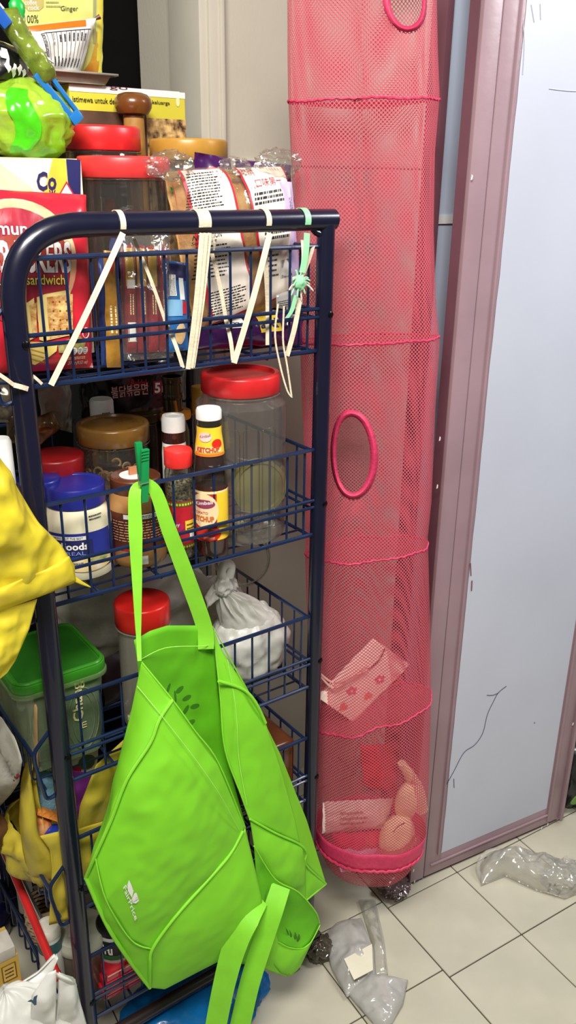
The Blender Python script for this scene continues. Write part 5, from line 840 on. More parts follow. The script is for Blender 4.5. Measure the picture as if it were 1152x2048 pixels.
floorsheet('folded_film', [(694, 1995, .01), (750, 1960, .015), (792, 1945, .012)], [(644, 1876, .02), (672, 1846, .03), (722, 1836, .03)], [(694, 1995, .01), (664, 1940, .012), (644, 1876, .02)], [(752, 1962, .012), (748, 1900, .02), (722, 1836, .03)], FILM2, cb1, .028, 3)
floorsheet('lower_film', [(750, 2052, .004), (770, 2062, .004), (784, 2048, .004)], [(694, 1985, .012), (740, 1950, .02), (768, 1952, .02), (816, 1960, .012)], [(750, 2052, .004), (722, 2020, .006), (694, 1985, .012)], [(784, 2048, .004), (806, 2010, .008), (816, 1960, .012)], FILM2, cb1, .024, 5)
floorsheet('loose_film', [(748, 1955, .006), (770, 1950, .006)], [(722, 1800, .006), (748, 1798, .006)], [(748, 1955, .006), (744, 1890, .008), (716, 1800, .006)], [(776, 1950, .004), (768, 1880, .004), (750, 1798, .004)], FILM, cb1, .012, 7)
cd_ = [PZ(688, 1918, .050), PZ(744, 1888, .050), PZ(746, 1940, .044), PZ(708, 1960, .042)]; b = M(); b.add(cd_, [(0, 1, 2, 3)]); b.obj('cream_card', mat('cream_card', (226, 220, 196), .6, var=.03), cb1, smooth=False, solid=.0012)
cb2 = thing('clear_packing_bag', 'empty clear plastic bag lying on the tiles below the white door panel', 'bag', PZ(1060, 1745, 0))
floorsheet('film', [(962, 1772, .003), (1010, 1752, .006), (1070, 1780, .004), (1130, 1798, .004)], [(990, 1700, .012), (1020, 1706, .012), (1080, 1716, .01), (1160, 1745, .01)], [(962, 1772, .003), (958, 1735, .01), (990, 1700, .012)], [(1130, 1798, .004), (1160, 1785, .006), (1175, 1750, .01)], FILM, cb2, .045, 11, wr=.016, nu=44, nv=34)
b = M(); b.tube(smooth_path([PZ(968, 1768, .004), PZ(956, 1735, .02), PZ(972, 1706, .03), PZ(1000, 1700, .03), PZ(1004, 1716, .02)], 6), .0055, 8); b.obj('gathered_neck', FILM, cb2)
fsn, nu, nv = bag_blob(PZ(1128, 1750, .018), .055, .04, .026, 81, .4, 2.6, 44, 26); b = M(); b.grid(fsn, nu, nv, wrap=True); b.obj('crumple', FILM, cb2)
t, _ = clump('film_scrap', 'brownish crumpled film scrap on the tiles behind the caster', 'scrap', 640, 1912, .030, .026, .024, clear('brown_film', (170, 160, 140), .3, .15, .08, .6, 40, hcol=(120, 110, 90)), 85, amp=.35, fr=2.2, nu=40, nv=24)
t, _ = clump('film_scrap', 'mauve grey crumpled film scrap on the tiles at the door corner', 'scrap', 786, 1782, .036, .036, .020, clear('mauve_film', (190, 170, 170), .4, .15, .08, .6, 40, hcol=(140, 116, 116)), 87, amp=.35, fr=2.2, nu=40, nv=24)
c = PZ(1158, 1640, 0); t = thing('black_plant_bag', 'black bag with a green leaf at the far edge of the door', 'bag', (c.x + .03, c.y + .05, 0)); blob('body', mat('black_bag', (14, 14, 16), .4, coat=.2), t, c=(c.x + .035, c.y + .06, .13), rx=.06, ry=.06, rz=.14, seed=91, amp=.18, fr=2, flat=.9); lf = P(1146, 1600, c.y); b = M(); b.grid(lambda u, v: lf + V(((u - .3) * .05, -.004, (v - .5) * .03 * math.sin(PI * (u * .9 + .05)))), 8, 6); b.obj('leaf', mat('leaf_green', (90, 140, 40), .5), t, solid=.001)

# ================================================================== hanging mesh organiser
MESH = net('pink_netting', (222, 104, 120), .0060, .0068, .28); MESHD = net('pink_shelf_netting', (206, 86, 106), .0060, .0068, .24); SEAM = mat('pink_binding', (206, 52, 94), .55, var=.1, scale=80, bump=.2, bscale=200)
LV = [(-110, 571, 867), (0, 574, 870), (100, 574, 872), (190, 575, 876), (300, 580, 868), (460, 588, 866), (600, 594, 870), (685, 600, 878), (800, 604, 871), (900, 608, 867), (1000, 612, 863), (1070, 612, 856), (1130, 612, 858), (1250, 616, 861), (1380, 620, 863), (1440, 622, 862), (1550, 626, 858), (1640, 629, 853), (1690, 634, 842), (1725, 652, 818), (1742, 680, 790)]
def lev(y):
    for (a, b_) in zip(LV, LV[1:]):
        if y <= b_[0]: t = (y - a[0]) / (b_[0] - a[0]); return a[1] + (b_[1] - a[1]) * t, a[2] + (b_[2] - a[2]) * t
    return LV[-1][1:]
def ybag(y): t = max(0, min(1, y / 1750)); return .095 * (1 - t) - .030 * t
def ring_at(y):
    l, r_ = lev(y); c = P((l + r_) / 2, y, ybag(y)); R = wid((r_ - l) / 2, c); tw = V((CAM.x - c.x, CAM.y - c.y, 0)).normalized(); sd = V((-tw.y, tw.x, 0)); q = .42 + .34 * max(0, min(1, (y - 900) / 700)); return c, R, tw, sd, q
YT, YB_ = -110, 1742; RINGS = {}
def bag_pt(th, y, k=1.0):
    y = max(YT, min(YB_, y)); key = round(y, 2)
    if key not in RINGS: RINGS[key] = ring_at(y)
    c, R, tw, sd, q = RINGS[key]
    m = 1 + .09 * math.sin(5 * th + 1.3 + y * .0016) * (1 - .6 * abs(math.sin(th))) + .05 * math.sin(9 * th - y * .002) + .03 * noise.noise(V((math.sin(th) * 2, math.cos(th) * 2, y * .004)))
    bt_ = max(0, min(1, (1690 - y) / 200)); m = 1 + (m - 1) * (.25 + .75 * bt_)
    cr = -.16 * math.exp(-((th - (-.12 + .25 * (y / 700))) / .11) ** 2) * max(0, 1 - abs(y - 420) / 480) - .14 * math.exp(-((th - .75 + (y - 760) * .0009) / .10) ** 2) * max(0, 1 - abs(y - 900) / 260)
    mm = 1 + (m - 1) * abs(math.cos(th)) + cr
    return c + sd * (math.sin(th) * R * k * (1 + (m - 1) * .25)) + tw * (math.cos(th) * R * q * k * mm)
def front_y(yf, th=0.0):                          # height line whose near side shows at image row yf
    y = yf
    for _ in range(6):
        p = bag_pt(th, y); d = RW.transposed() @ (p - CAM); py = CY - F * d.y / -d.z; y += (yf - py) * .9
    return y
mb = thing('mesh_organiser', 'tall pink hanging mesh organiser with round openings between rack and door', 'organiser', (bag_pt(0, 1742) + bag_pt(PI, 1742)) / 2)
sgn = 1 if (RW.transposed() @ (bag_pt(PI / 2, 800) - bag_pt(-PI / 2, 800))).x > 0 else -1
NU, NV = 150, 260
def th_of(u): return (u * 2 * PI - PI) * sgn
def th_px(px, y): l, r_ = lev(y); return sgn * math.asin(max(-1, min(1, (px - (l + r_) / 2) / ((r_ - l) / 2))))
o1 = (th_px(707, 905), front_y(910), .30, 78); o2 = (th_px(812, 0), front_y(-14), .30, 66)
def inhole(u, v):
    th = th_of(u); y = YT + (YB_ - YT) * v
    for a, yy, da, dy in (o1, o2):
        if ((th - a) / da) ** 2 + ((y - yy) / dy) ** 2 < 1: return True
    return False
L0 = [bag_pt(0, YT + (YB_ - YT) * j / NV) for j in range(NV + 1)]; acc = [0.0]
for i in range(NV): acc.append(acc[-1] + (L0[i + 1] - L0[i]).length)
b = M(); b.grid(lambda u, v: bag_pt(th_of(u), YT + (YB_ - YT) * v), NU, NV, uvfn=lambda u, v: (u * .62, acc[min(NV, int(round(v * NV)))]), skip=inhole, wrap=True); b.obj('mesh_tube', MESH, mb, angle=180)
for nm, (a, yy, da, dy) in (('opening_binding', o1), ('opening_binding', o2)):
    b = M(); n = 64; inn, out = [], []
    for k in range(n):
        t = 2 * PI * k / n; w_ = 1 + .02 * math.sin(3 * t); pa = bag_pt(a + da * .90 * w_ * math.cos(t), yy + dy * .94 * math.sin(t) * w_); pb_ = bag_pt(a + da * 1.26 * w_ * math.cos(t), yy + dy * 1.10 * w_ * math.sin(t)); inn.append(up(pa, .003)); out.append(up(pb_, .003))
    mid = [up((p + q) / 2, .0035) for p, q in zip(inn, out)]; b.add(inn + mid + out, [(r_ * n + k, r_ * n + (k + 1) % n, (r_ + 1) * n + (k + 1) % n, (r_ + 1) * n + k) for r_ in (0, 1) for k in range(n)]); b.obj(nm, SEAM, mb, solid=.0016)
def seam(yf, tilt=0.0, r=.0017, sag=0.0, nm='shelf_seam'):
    y0 = front_y(yf); b = M(); n = 110; pts = []
    for k in range(n):
        th = 2 * PI * k / n; pts.append(bag_pt(th, y0 + tilt * math.sin(th) * sgn + sag * math.cos(th) + 2.2 * math.sin(k * 2.4) * .6 + 3 * noise.noise(V((math.cos(th) * 2, math.sin(th) * 2, yf))), 1.004))
    b.tube(pts, r, 6, closed=True); b.obj(nm, SEAM, mb); return y0
def disc(y0, tilt=0.0, sag=0.0, nm='shelf_disc'):
    b = M(); cen = (bag_pt(PI / 2, y0) + bag_pt(-PI / 2, y0)) / 2
    b.grid(lambda u, v: cen.lerp(bag_pt(u * 2 * PI, y0 + tilt * math.sin(u * 2 * PI) * sgn, .985), v) + V((0, 0, -sag * (1 - v * v))), 60, 8, uvfn=lambda u, v: (u * .6, v * .12)); b.obj(nm, MESHD, mb, angle=180)
ys = []
for yf, ti, sg in ((196, -4, 0), (688, -8, 0), (1124, -16, 0), (1462, -34, 0), (1742, 0, 0)):
    y0 = seam(yf, ti, .0018 if yf < 1700 else .004, nm='shelf_seam' if yf < 1700 else 'base_seam'); disc(y0, ti, .012 if yf < 1700 else .028); ys.append(y0)
b = M(); yb0 = front_y(1742); b.grid(lambda u, v: bag_pt(th_of(u), yb0 - 34 + 34 * v, 1.008), 90, 4); b.obj('base_band', SEAM, mb, solid=.001)
for th in (.0, PI): b = M(); b.tube([bag_pt(th + .02 * math.sin(k), YT + (ys[-1] - YT) * k / 80, .985 if th else 1.0) for k in range(81)], .0012, 5); b.obj('side_seam', MESH, mb) if th else None
# things in the organiser
cc = lambda px, py, d=0.0: P(px, py, ybag(py) + d + .045)
q = [cc(752, 1280, -.02), cc(820, 1330, -.02), cc(706, 1444, -.03), cc(640, 1398, -.03)]; t = thing('paper_gift_bag', 'pale pink paper gift bag with flowers and hearts in the mesh organiser', 'gift bag', q[2]); n = (q[1] - q[0]).cross(q[3] - q[0]).normalized(); n = n if n.dot(CAM - q[0]) > 0 else -n
b = M(); b.add(q + [p - n * .012 for p in q], [(0, 1, 2, 3), (7, 6, 5, 4), (0, 4, 5, 1), (1, 5, 6, 2), (2, 6, 7, 3), (3, 7, 4, 0)]); b.obj('body', mat('pale_pink_paper', (250, 226, 212), .6, var=.02), t, bevel=.001)
f = lambda u, v: up((q[0] * (1 - u) + q[1] * u) * v + (q[3] * (1 - u) + q[2] * u) * (1 - v), .0012); PK = flat((226, 90, 120)); HR = flat((236, 110, 96))
for uu, vv in ((.72, .62), (.42, .30)):
    for k in range(5): poly(f, ell(uu + .07 * math.cos(k * 1.257), vv + .042 * math.sin(k * 1.257), .045, .026, 8), PK, t, 'flower_print')
for uu, vv in ((.55, .06), (.80, .34)): poly(f, [(uu, vv - .05), (uu + .09, vv + .03), (uu + .07, vv + .07), (uu + .03, vv + .075), (uu, vv + .05), (uu - .03, vv + .075), (uu - .07, vv + .07), (uu - .09, vv + .03)], HR, t, 'heart_print')
hp = [f(.25, .99), f(.35, .80), f(.3, .62), f(.18, .52)]; b = M(); b.tube(smooth_path([p + n * .003 for p in hp], 6), .0016, 6); b.obj('handle', flat((120, 60, 60)), t)
for k, (dx, dy) in enumerate(((0, 0), (6, 10))):
    b = M(); b.tube(smooth_path([cc(634 + dx, 1342 + dy, -.035), cc(668, 1366 + dy, -.04), cc(700, 1354, -.04), cc(736, 1340 - dy, -.035)], 6), .0022, 6); b.obj('ribbon', flat((226, 170, 160)), t)
q = [cc(720, 1490, .02), cc(792, 1486, .02), cc(796, 1592, .01), cc(728, 1570, .01)]; t = thing('red_pouch', 'soft red pouch in the lowest pocket of the mesh organiser', 'pouch', q[3]); packet('pouch', *q, .03, mat('red_cloth', (216, 34, 50), .7), t, wr=.004, seed=160)
q = [cc(645, 1604, -.02), cc(786, 1596, -.02), cc(776, 1656, -.03), cc(644, 1668, -.02)]; t = thing('clear_printed_packet', 'clear packet with faint print and a white edge near the organiser bottom', 'packet', q[3]); _, f = packet('pouch', *q, .03, mat('frosted_film', (226, 206, 196), .3, var=.1, coat=.3), t, wr=.004, seed=161); f = lift(f, .0006); patch(f, .02, .02, .98, .16, WHITE, t, 'white_edge'); smallprint(f, .2, .3, .6, .8, 3, flat((176, 120, 110)), t, 4)
q = [cc(664, 1668, -.03), cc(768, 1660, -.03), cc(770, 1712, -.035), cc(666, 1712, -.03)]; t = thing('magenta_packet', 'shiny deep pink packet on the organiser floor', 'packet', q[3]); packet('pouch', *q, .04, mat('magenta_foil', (206, 30, 76), .25, var=.15, coat=.5), t, wr=.006, seed=162)
q = [cc(660, 1690, -.02), cc(742, 1684, -.02), cc(772, 1734, -.03), cc(668, 1734, -.03)]; q = [V(p) + V((-.006, -.028, .012)) for p in q]; t = thing('mauve_foil_packet', 'mauve foil packet lowest of all in the mesh organiser', 'packet', q[3]); packet('pouch', *q, .03, mat('mauve_foil', (206, 130, 170), .25, var=.15, coat=.4), t, wr=.005, seed=163)
PL = mat('beige_plush', (240, 216, 176), .9, var=.05, scale=60, bump=.3, bscale=180); t = thing('plush_toy', 'beige plush toy with a long ear in the mesh organiser', 'toy', cc(810, 1740, -.02))
for i, (px, py, a, h, d) in enumerate(((796, 1676, .050, .058, -.055), (818, 1604, .036, .055, -.05))): blob('body' if i == 0 else 'head', PL, t, c=cc(px, py, d), rx=a, ry=a * .7, rz=h, seed=170 + i, amp=.06, fr=1.2, nu=36, nv=24)
b = M(); pa = smooth_path([cc(838, 1618, -.05), cc(834, 1580, -.05), cc(816, 1546, -.05), cc(802, 1526, -.05)], 5); b.tube(pa, [.020 - .012 * i / (len(pa) - 1) for i in range(len(pa))], 12); b.obj('ear', PL, t); b = M(); b.tube(smooth_path([cc(786, 1664, -.10), cc(798, 1652, -.10), cc(810, 1646, -.10)], 5), .0014, 6); b.obj('stitched_mouth', flat((110, 60, 40)), t)
q = [cc(822, 1388, .0), cc(840, 1392, .0), cc(834, 1406, .0), cc(824, 1402, .0)]; t = thing('paper_scrap', 'small cream paper scrap beside the pink gift bag', 'scrap', q[3]); b = M(); b.add(q, [(0, 1, 2, 3)]); b.obj('scrap', CREAM, t, solid=.001, smooth=False)
# ================================================================== green tote bag pegged to the second basket
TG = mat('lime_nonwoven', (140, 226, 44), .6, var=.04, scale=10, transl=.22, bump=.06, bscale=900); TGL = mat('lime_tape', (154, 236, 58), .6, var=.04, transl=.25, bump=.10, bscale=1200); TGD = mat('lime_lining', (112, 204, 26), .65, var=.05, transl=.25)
SEWN = mat('lime_thread', (176, 240, 110), .6)
to = thing('green_tote_bag', 'lime green fabric tote bag hanging by one handle from a green peg', 'bag', P(390, 1970, -.09))
def L(*pts): return [P(x, y, Y) for x, y, Y in pts]
def face(nm, B, T_, Lf, R_, m=None, bulge=.008, seed=0, wr=.0032, nu=36, nv=36): fn = coons(B, T_, Lf, R_, bulge, seed, wr); o = sheet(nm, fn, m or TG, to, nu, nv, .0011); return fn
# back panel and inside
bl_, br2 = (268, 1280, -.045), (425, 1252, -.030)
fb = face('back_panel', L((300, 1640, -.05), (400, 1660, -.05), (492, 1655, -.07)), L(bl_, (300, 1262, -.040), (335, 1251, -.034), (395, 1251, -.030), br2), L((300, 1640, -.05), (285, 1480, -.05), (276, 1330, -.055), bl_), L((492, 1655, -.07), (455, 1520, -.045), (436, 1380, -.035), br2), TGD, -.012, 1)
fb2 = lambda u, v: up(fb(u, v), .0012)
for k, (uu, vv, an) in enumerate(((.42, .70, .9), (.50, .66, 1.5), (.56, .70, .5), (.64, .66, .3), (.48, .60, 1.2), (.62, .60, .8), (.72, .62, .2), (.66, .54, .3))):
    poly(fb2, [(uu + .055 * math.cos(a) * math.cos(an) - .014 * math.sin(a) * math.sin(an), vv + .035 * math.cos(a) * math.sin(an) + .012 * math.sin(a) * math.cos(an)) for a in [j * PI / 5 for j in range(10)]], mat('deep_green_print', (52, 120, 14), .6), to, 'leaf_print')
# front panel: left gusset, main face, bottom
A_, B_, D_ = (283, 1324, -.075), (345, 1400, -.100), (490, 1655, -.105); LC, E_ = (172, 1755, -.085), (300, 1975, -.100); S1 = (302, 1900, -.125)
face('side_gusset', L(LC, (190, 1712, -.10)), L(A_, B_), L(LC, (190, 1690, -.07), (214, 1620, -.06), (240, 1510, -.060), (262, 1425, -.065), A_), L((190, 1712, -.10), (222, 1640, -.108), (254, 1558, -.112), (300, 1486, -.11), (318, 1440, -.105), B_), None, .004, 2)
ff = face('front_panel', L((190, 1712, -.10), (212, 1800, -.115), (262, 1880, -.12), S1), L(B_, (390, 1462, -.106), (437, 1526, -.108), D_), L((190, 1712, -.10), (222, 1640, -.108), (254, 1558, -.112), (300, 1486, -.11), (318, 1440, -.105), B_), L(S1, (352, 1832, -.130), (430, 1745, -.125), (470, 1700, -.115), D_), None, .018, 3, .0042, 50, 50)
face('lower_gusset', L(LC, (215, 1852, -.098), (262, 1925, -.100), E_), L((190, 1712, -.10), (212, 1800, -.115), (262, 1880, -.12), S1), L(LC, (190, 1712, -.10)), L(E_, S1), None, .003, 4, nu=24, nv=10)
face('base_panel', L(E_, (330, 1978, -.105), (395, 1944, -.11), (442, 1920, -.115), (500, 1930, -.12)), L(S1, (352, 1832, -.130), (430, 1745, -.125), (470, 1700, -.115), D_), L(E_, S1), L((500, 1930, -.12), (520, 1850, -.125), (524, 1800, -.125), (508, 1730, -.115), D_), None, .010, 5, .0025)
# right side of the bag
D2 = (494, 1645, -.090); RC = (652, 1768, -.060)
face('side_panel', L((500, 1640, -.092), (552, 1666, -.090), (600, 1690, -.080)), L((428, 1262, -.032), (436, 1285, -.034), (446, 1305, -.036)), L((500, 1640, -.092), (482, 1590, -.085), (450, 1500, -.070), (441, 1400, -.055), (436, 1350, -.048), (428, 1262, -.032)), L((600, 1690, -.080), (590, 1640, -.075), (562, 1540, -.07), (531, 1446, -.062), (490, 1375, -.052), (446, 1305, -.036)), None, .010, 6)
face('back_gusset', L((612, 1728, -.075), RC), L((425, 1252, -.030), (446, 1290, -.034)), L((612, 1728, -.075), (600, 1690, -.078), (562, 1540, -.068), (531, 1446, -.060), (490, 1375, -.050), (425, 1252, -.030)), L(RC, (613, 1640, -.045), (560, 1508, -.038), (498, 1384, -.032), (446, 1290, -.034)), None, .004, 7)
face('side_fold', L((508, 1692, -.098), (550, 1758, -.105), (575, 1778, -.105), (611, 1802, -.085)), L((500, 1640, -.092), (550, 1667, -.090), (604, 1690, -.082), (612, 1728, -.076)), L((508, 1692, -.098), (500, 1640, -.092)), L((611, 1802, -.085), (610, 1760, -.08), (612, 1728, -.076)), None, .008, 8)
face('corner_fold', L((611, 1802, -.085), RC), L((609, 1726, -.076), RC), L((611, 1802, -.085), (610, 1765, -.08), (609, 1726, -.076)), L(RC, RC), None, .002, 9, nu=14, nv=14)
# piped seams
def piping(pts, r=.0022): b = M(); b.tube(smooth_path(L(*pts), 6), r, 8); b.obj('piped_seam', TGL, to)
piping([B_, (318, 1440, -.108), (300, 1486, -.113), (254, 1558, -.115), (222, 1640, -.111), (190, 1712, -.103), LC], .003); piping([(190, 1712, -.103), (212, 1800, -.118), (262, 1880, -.123), (302, 1898, -.128)], .0012); piping([LC, (215, 1852, -.101), (262, 1925, -.103), E_], .0034)
piping([(486, 1662, -.110), (462, 1706, -.119), (430, 1745, -.128), (352, 1832, -.133), (306, 1896, -.130), (300, 1930, -.125), E_], .0026); piping([(437, 1362, -.062), (486, 1379, -.062), (511, 1405, -.066), (531, 1446, -.066)], .0028); piping([(500, 1638, -.095), (550, 1666, -.093), (598, 1688, -.086), (613, 1706, -.080), (612, 1730, -.078), RC], .0022); piping([RC, (630, 1786, -.074), (611, 1802, -.087)], .0018)
piping([A_, B_, (390, 1462, -.108), (437, 1526, -.110), D_], .0014); piping([(428, 1262, -.033), (436, 1350, -.049), (441, 1400, -.056), (450, 1500, -.071), (482, 1590, -.086), (500, 1640, -.093)], .0014)
def stitch(pts): b = M(); b.tube(smooth_path(L(*pts), 6), .00055, 5); b.obj('stitch_line', SEWN, to)
stitch([(274, 1372, -.0785), (330, 1440, -.113), (392, 1520, -.131), (440, 1590, -.134), (478, 1660, -.114)]); stitch([(455, 1320, -.050), (472, 1420, -.068), (478, 1520, -.083), (494, 1610, -.098)]); stitch([(276, 1322, -.053), (330, 1296, -.051), (400, 1292, -.046), (430, 1290, -.036)])
# second opening flopped forward, its handle hanging
RIM = [(508, 1692, -.105), (550, 1758, -.112), (596, 1784, -.118), (630, 1822, -.115), (639, 1846, -.110)]
LOW = [(557, 1884, -.128), (578, 1895, -.130), (604, 1897, -.128), (622, 1884, -.122), (639, 1850, -.111)]
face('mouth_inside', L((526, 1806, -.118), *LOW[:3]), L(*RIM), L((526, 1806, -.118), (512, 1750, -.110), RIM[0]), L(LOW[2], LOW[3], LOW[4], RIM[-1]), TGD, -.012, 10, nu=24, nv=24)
face('mouth_outside', L((524, 1900, -.125), (560, 1945, -.132), (578, 1953, -.132), (596, 1943, -.128)), L((557, 1884, -.128), (578, 1895, -.131), (604, 1897, -.129), (622, 1884, -.123), (640, 1850, -.111)), L((524, 1900, -.125), (540, 1888, -.127), (557, 1884, -.128)), L((596, 1943, -.128), (616, 1900, -.122), (640, 1850, -.111)), None, .004, 11, nu=24, nv=14)
face('mouth_side', L((478, 1925, -.118), (524, 1936, -.125), (574, 1954, -.132)), L((526, 1806, -.119), (545, 1850, -.124), (557, 1884, -.128)), L((478, 1925, -.118), (500, 1860, -.120), (526, 1806, -.119)), L((574, 1954, -.132), (562, 1930, -.130), (557, 1884, -.128)), None, .004, 12, nu=20, nv=20)
piping(RIM, .0014); piping([(557, 1884, -.129), (578, 1895, -.132), (604, 1897, -.130), (622, 1884, -.124), (640, 1850, -.112)], .0012)
for k in range(4): b = M(); b.grid(lambda u, v: up(P(577 + (4 + 22 * u) - k * 1.0, 1922 + k * 7 - 10 * u * u + v * 3.4 + 2, -.1315 + .006 * u), .004), 8, 1); b.obj('stripe_print', INKB if k % 2 else WHITE, to, solid=.0004)
for k, (x, y) in enumerate(((570, 1868), (579, 1874), (590, 1878), (598, 1882))): b = M(); b.grid(lambda u, v: up(P(x + 4 * u * math.sin(PI * (.1 + .8 * v)) - 7 * v * (k - 1.5) * .5, y - 15 * (1 - v) + 3 * u, -.122), .003), 3, 6); b.obj('leaf_print', MATS['deep_green_print'], to, solid=.0004)
def strap(cl, Y, hw, nm='handle', m=None, tw=None, n=6):
    c = smooth_path([P(x, y, Y_) for (x, y), Y_ in zip(cl, Y)], n); k = len(c); b = M(); wv = []
    for i in range(k):
        t = (c[min(i + 1, k - 1)] - c[max(i - 1, 0)]).normalized(); vw = (CAM - c[i]).normalized(); s = t.cross(vw).normalized(); f = i / (k - 1) * (len(hw) - 1); j = min(int(f), len(hw) - 2); h = hw[j] + (hw[j + 1] - hw[j]) * (f - j); wv.append(s * wid(h, c[i]))
    b.band(c, wv, .0009); b.obj(nm, m or TGL, to, angle=30)
strap([(284, 968), (270, 985), (271, 1060), (274, 1160), (277, 1270), (279, 1322)], [-.014, -.020, -.030, -.042, -.06, -.076], [6, 12, 14, 10, 5, 4]); strap([(288, 962), (312, 985), (338, 1060), (372, 1150), (408, 1252), (412, 1298)], [-.014, -.020, -.026, -.030, -.034, -.040], [8, 13, 15, 16, 16, 16])
strap([(562, 1772), (546, 1822), (524, 1888), (500, 1965), (478, 2060), (470, 2090)], [-.122, -.136, -.140, -.142, -.142, -.142], [19, 20, 20, 20, 20, 20]); strap([(526, 1802), (498, 1836), (470, 1890), (448, 1970), (430, 2060), (424, 2090)], [-.122, -.138, -.140, -.138, -.136, -.136], [10, 22, 24, 22, 21, 20])
# printed mark on the front panel
def ft(px, py, d=.0022):                           # find the front panel point that shows at this pixel
    best = None
    for i in range(61):
        for j in range(61):
            p = ff(i / 60, j / 60); d_ = RW.transposed() @ (p - CAM); x = CX + F * d_.x / -d_.z; y = CY - F * d_.y / -d_.z; e = (x - px) ** 2 + (y - py) ** 2
            if best is None or e < best[0]: best = (e, p)
    return P(px, py, best[1].y) if best else None
fp0 = ft(264, 1795).y
lg = lambda x, y: up(P(x, y, fp0), .0035)
def logo(l, m=WHITE): b = M(); b.add([lg(x, y) for x, y in l], [tuple(range(len(l)))]); b.obj('leaf_mark', m, to, smooth=False, solid=.0004)
logo([(258, 1760), (262, 1768), (267, 1782), (264, 1796), (256, 1782), (255, 1770)]); logo([(264, 1798), (268, 1788), (276, 1784), (284, 1784), (282, 1792), (279, 1800), (272, 1807), (266, 1806)])
for k in range(2): logo([(266, 1800 + k * 3), (280, 1789 + k * 5), (281, 1791 + k * 5), (267, 1802 + k * 3)], TG)
text('FairPrice', lambda x, y: lg(246 + 24 * x + 6 * y, 1776 + 66 * x - 7 * y), WHITE, to, .01)
# green clothes peg
pg = thing('clothes_peg', 'green plastic clothes peg gripping the tote handle on the basket rail', 'peg', P(284, 985, -.01)); PGM = mat('green_peg_body', (20, 140, 72), .35, var=.06)
def pslat(x0, y0, x1, y1, w_, Y, nm):
    b = M(); a, c = P(x0, y0, Y), P(x1, y1, Y); d = (c - a); s = V((1, 0, 0)); b.box((-wid(w_, a), -.004, 0), (wid(w_, a), .004, 1), fr=lambda p: a + s * p.x + V((0, p.y, 0)) + d * p.z); b.obj(nm, PGM, pg, bevel=.0015)
pslat(276, 884, 284, 962, 7, -.006, 'rear_jaw'); pslat(290, 898, 288, 1004, 8, -.020, 'front_jaw')
for k in range(4): b = M(); q = P(290, 902 + k * 6, -.0245); b.box(q + V((-.006, -.0008, -.0008)), q + V((.006, .0008, .0008))); b.obj('grip_ridge', PGM, pg)
b = M(); q = P(288, 968, -.026); b.tube([q + V((-.008, 0, 0)), q + V((.008, 0, .001))], .0009, 6); b.tube([q + V((-.008, 0, 0)), P(277, 950, -.01)], .0009, 6); b.obj('spring', mat('peg_spring', (170, 170, 160), .3, metal=.8), pg)
# ================================================================== yellow bag hung at the near post
YBG = mat('bright_yellow_plastic', (250, 234, 66), .35, var=.06, scale=9, coat=.2, transl=.4, bump=.18, bscale=24); yh = thing('hanging_yellow_bag', 'bright yellow plastic bag hanging in front of the near post', 'bag', P(40, 1350, -.06))
def yface(nm, B, T_, Lf, R_, bulge, seed, wr=.008, nu=44, nv=44): sheet(nm, coons(L(*B), L(*T_), L(*Lf), L(*R_), bulge, seed, wr, 18), YBG, yh, nu, nv, .0009)
yface('body', [(-90, 1250, -.10), (0, 1214, -.085), (80, 1192, -.06), (148, 1166, -.04)], [(-90, 800, -.10), (-40, 850, -.08), (-6, 908, -.06)], [(-90, 1250, -.10), (-90, 800, -.10)], [(148, 1166, -.04), (150, 1134, -.04), (122, 1090, -.045), (76, 1045, -.05), (40, 985, -.055), (-6, 908, -.06)], .030, 2, .010)
yface('hem_band', [(-90, 1275, -.106), (0, 1222, -.095), (98, 1186, -.065), (152, 1162, -.045)], [(-90, 1212, -.118), (0, 1176, -.106), (90, 1140, -.075), (138, 1112, -.052)], [(-90, 1275, -.106), (-90, 1212, -.118)], [(152, 1162, -.045), (148, 1136, -.046), (138, 1112, -.052)], .006, 4, .004, 36, 10)
yface('lower_drape', [(-90, 1410, -.10), (-10, 1366, -.09), (14, 1346, -.085)], [(-90, 1262, -.10), (0, 1222, -.09), (74, 1198, -.066)], [(-90, 1410, -.10), (-90, 1262, -.10)], [(14, 1346, -.085), (30, 1322, -.08), (58, 1258, -.072), (74, 1198, -.066)], .012, 6, .008)
b = M(); a = [P(140, 1152, -.045), P(160, 1164, -.045), P(181, 1174, -.044)]; b.grid(lambda u, v: line_at(a, u) + V((0, 0, (v - .5) * .010 * (1.2 - u))), 8, 3); b.obj('torn_tail', YBG, yh, solid=.001)
# ================================================================== plastic raffia ties on the top rail
RAF = mat('cream_raffia', (226, 212, 184), .4, var=.08, scale=60, coat=.2, bump=.2, bscale=300); MINT = mat('mint_raffia', (150, 216, 166), .4, var=.08, coat=.2)
BARZ = 1.517
def tie(lab, segs, m=RAF, extra=None, fin=None):
    t = thing('raffia_tie', lab, 'string', segs[0][0])
    for k, (a, c, hw) in enumerate(segs):
        pth = smooth_path([a, a.lerp(c, .5) + V((.001, -.002, 0)), c], 6); d = (c - a).normalized(); vw = (CAM - a).normalized(); s = d.cross(vw).normalized() * wid(hw, a); b = M(); b.band(pth, s, .0006); b.obj('strand', m, t)
    return t
def wrap(t, px, hw, m=RAF, lean=0.0):
    x = P(px, 447, -.016).x; b = M(); pts = [V((x + lean * k / 14, -.0172 * math.cos(PI * (k / 14) * 1.15 - .35), BARZ + .0172 * math.sin(PI * (k / 14) * 1.15 - .35))) for k in range(15)]; b.band(pts, V((wid(hw, pts[0]), 0, 0)), .0006); b.obj('loop', m, t)
FY = -.0175; BR_ = -.0055
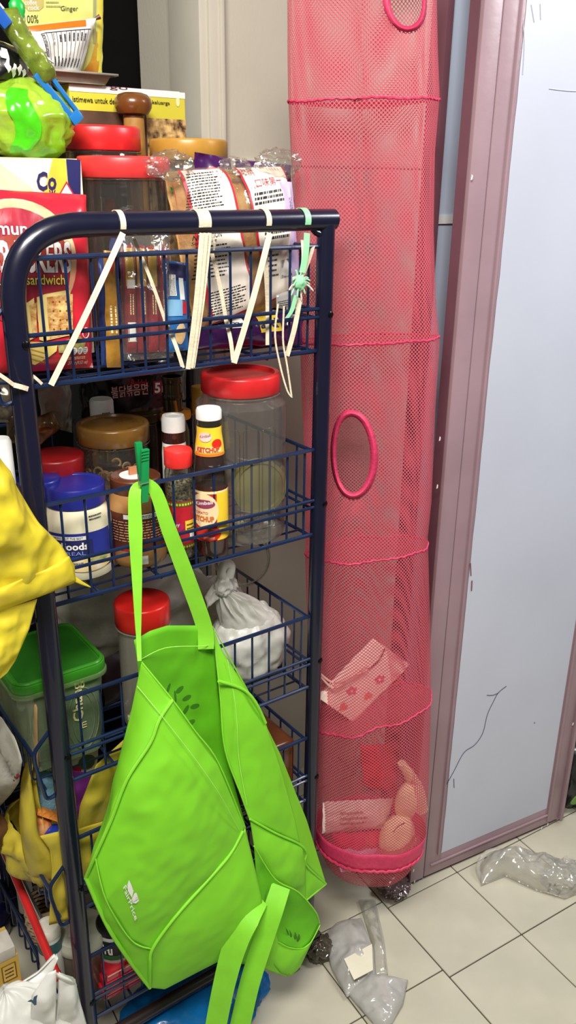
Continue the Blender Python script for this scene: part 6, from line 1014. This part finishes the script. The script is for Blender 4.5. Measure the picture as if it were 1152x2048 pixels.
t = tie('cream raffia tie slanting across the red cracker packet', [(P(246, 466, FY), P(102, 770, BR_), 6), (P(268, 478, .02), P(330, 640, .01), 3.5), (P(330, 640, .01), P(366, 736, -.003), 4)]); wrap(t, 246, 6)
t = tie('triple-strand cream raffia tie at the middle of the top bar', [(P(404, 466, FY), P(376, 738, BR_), 5), (P(412, 466, FY - .001), P(382, 736, BR_ - .001), 5), (P(420, 466, FY), P(386, 735, BR_), 4), (P(422, 500, .018), P(452, 640, .008), 4), (P(452, 640, .008), P(466, 722, -.003), 4), (P(424, 470, FY), P(428, 500, -.01), 2)]); wrap(t, 402, 5); wrap(t, 411, 5); wrap(t, 419, 4)
t = tie('single cream raffia tie over the bread packet', [(P(540, 466, FY), P(468, 726, BR_), 6), (P(530, 505, .018), P(536, 690, .006), 5)]); wrap(t, 538, 6)
t = tie('mint green and cream raffia tie knotted near the corner', [(P(614, 466, FY), P(604, 545, -.014), 6), (P(604, 480, -.01), P(602, 545, -.012), 2.5), (P(600, 596, -.012), P(574, 712, BR_), 5)]); wrap(t, 616, 7, MINT)
for o in list(t.children)[:2]: o.data.materials[0] = MINT
rd = random.Random(11); kn = P(598, 566, -.016)
blob('knot', MINT, t, c=kn, rx=.011, ry=.008, rz=.011, seed=180, amp=.4, fr=2, nu=24, nv=16)
for k in range(16):
    a = 2 * PI * k / 16 + rd.uniform(-.2, .2); l = rd.uniform(.012, .03); e = kn + V((math.cos(a) * l, rd.uniform(-.008, .002), math.sin(a) * l * .8 - .004)); b = M(); b.tube(smooth_path([kn, kn.lerp(e, .6) + V((0, 0, .004)), e], 4), [.0014] * 8 + [.0005], 5); b.obj('frayed_end', MINT if k % 3 else RAF, t)
b = M(); b.band(smooth_path([P(606, 552, -.012), P(618, 520, -.010), P(626, 494, -.010)], 4), V((.004, 0, .002)), .0006); b.obj('strand', RAF, t)
for pts in ([(592, 590), (584, 620), (574, 636)], [(556, 608), (550, 670), (560, 730), (574, 780), (584, 795)], [(568, 612), (566, 680), (574, 730), (583, 792)]):
    b = M(); p_ = smooth_path([P(x, y, -.016) for x, y in pts], 5); b.band(p_, V((.0015 if len(pts) > 3 else .004, 0, 0)), .0004); b.obj('loose_strand', MINT if len(pts) == 3 else RAF, t)
t = tie('thin cream raffia strand tied round the near post', [(P(-20, 738, -.02), P(28, 770, -.021), 4), (P(28, 770, -.021), P(56, 778, -.018), 5), (P(52, 742, -.002), P(84, 768, -.004), 3)])
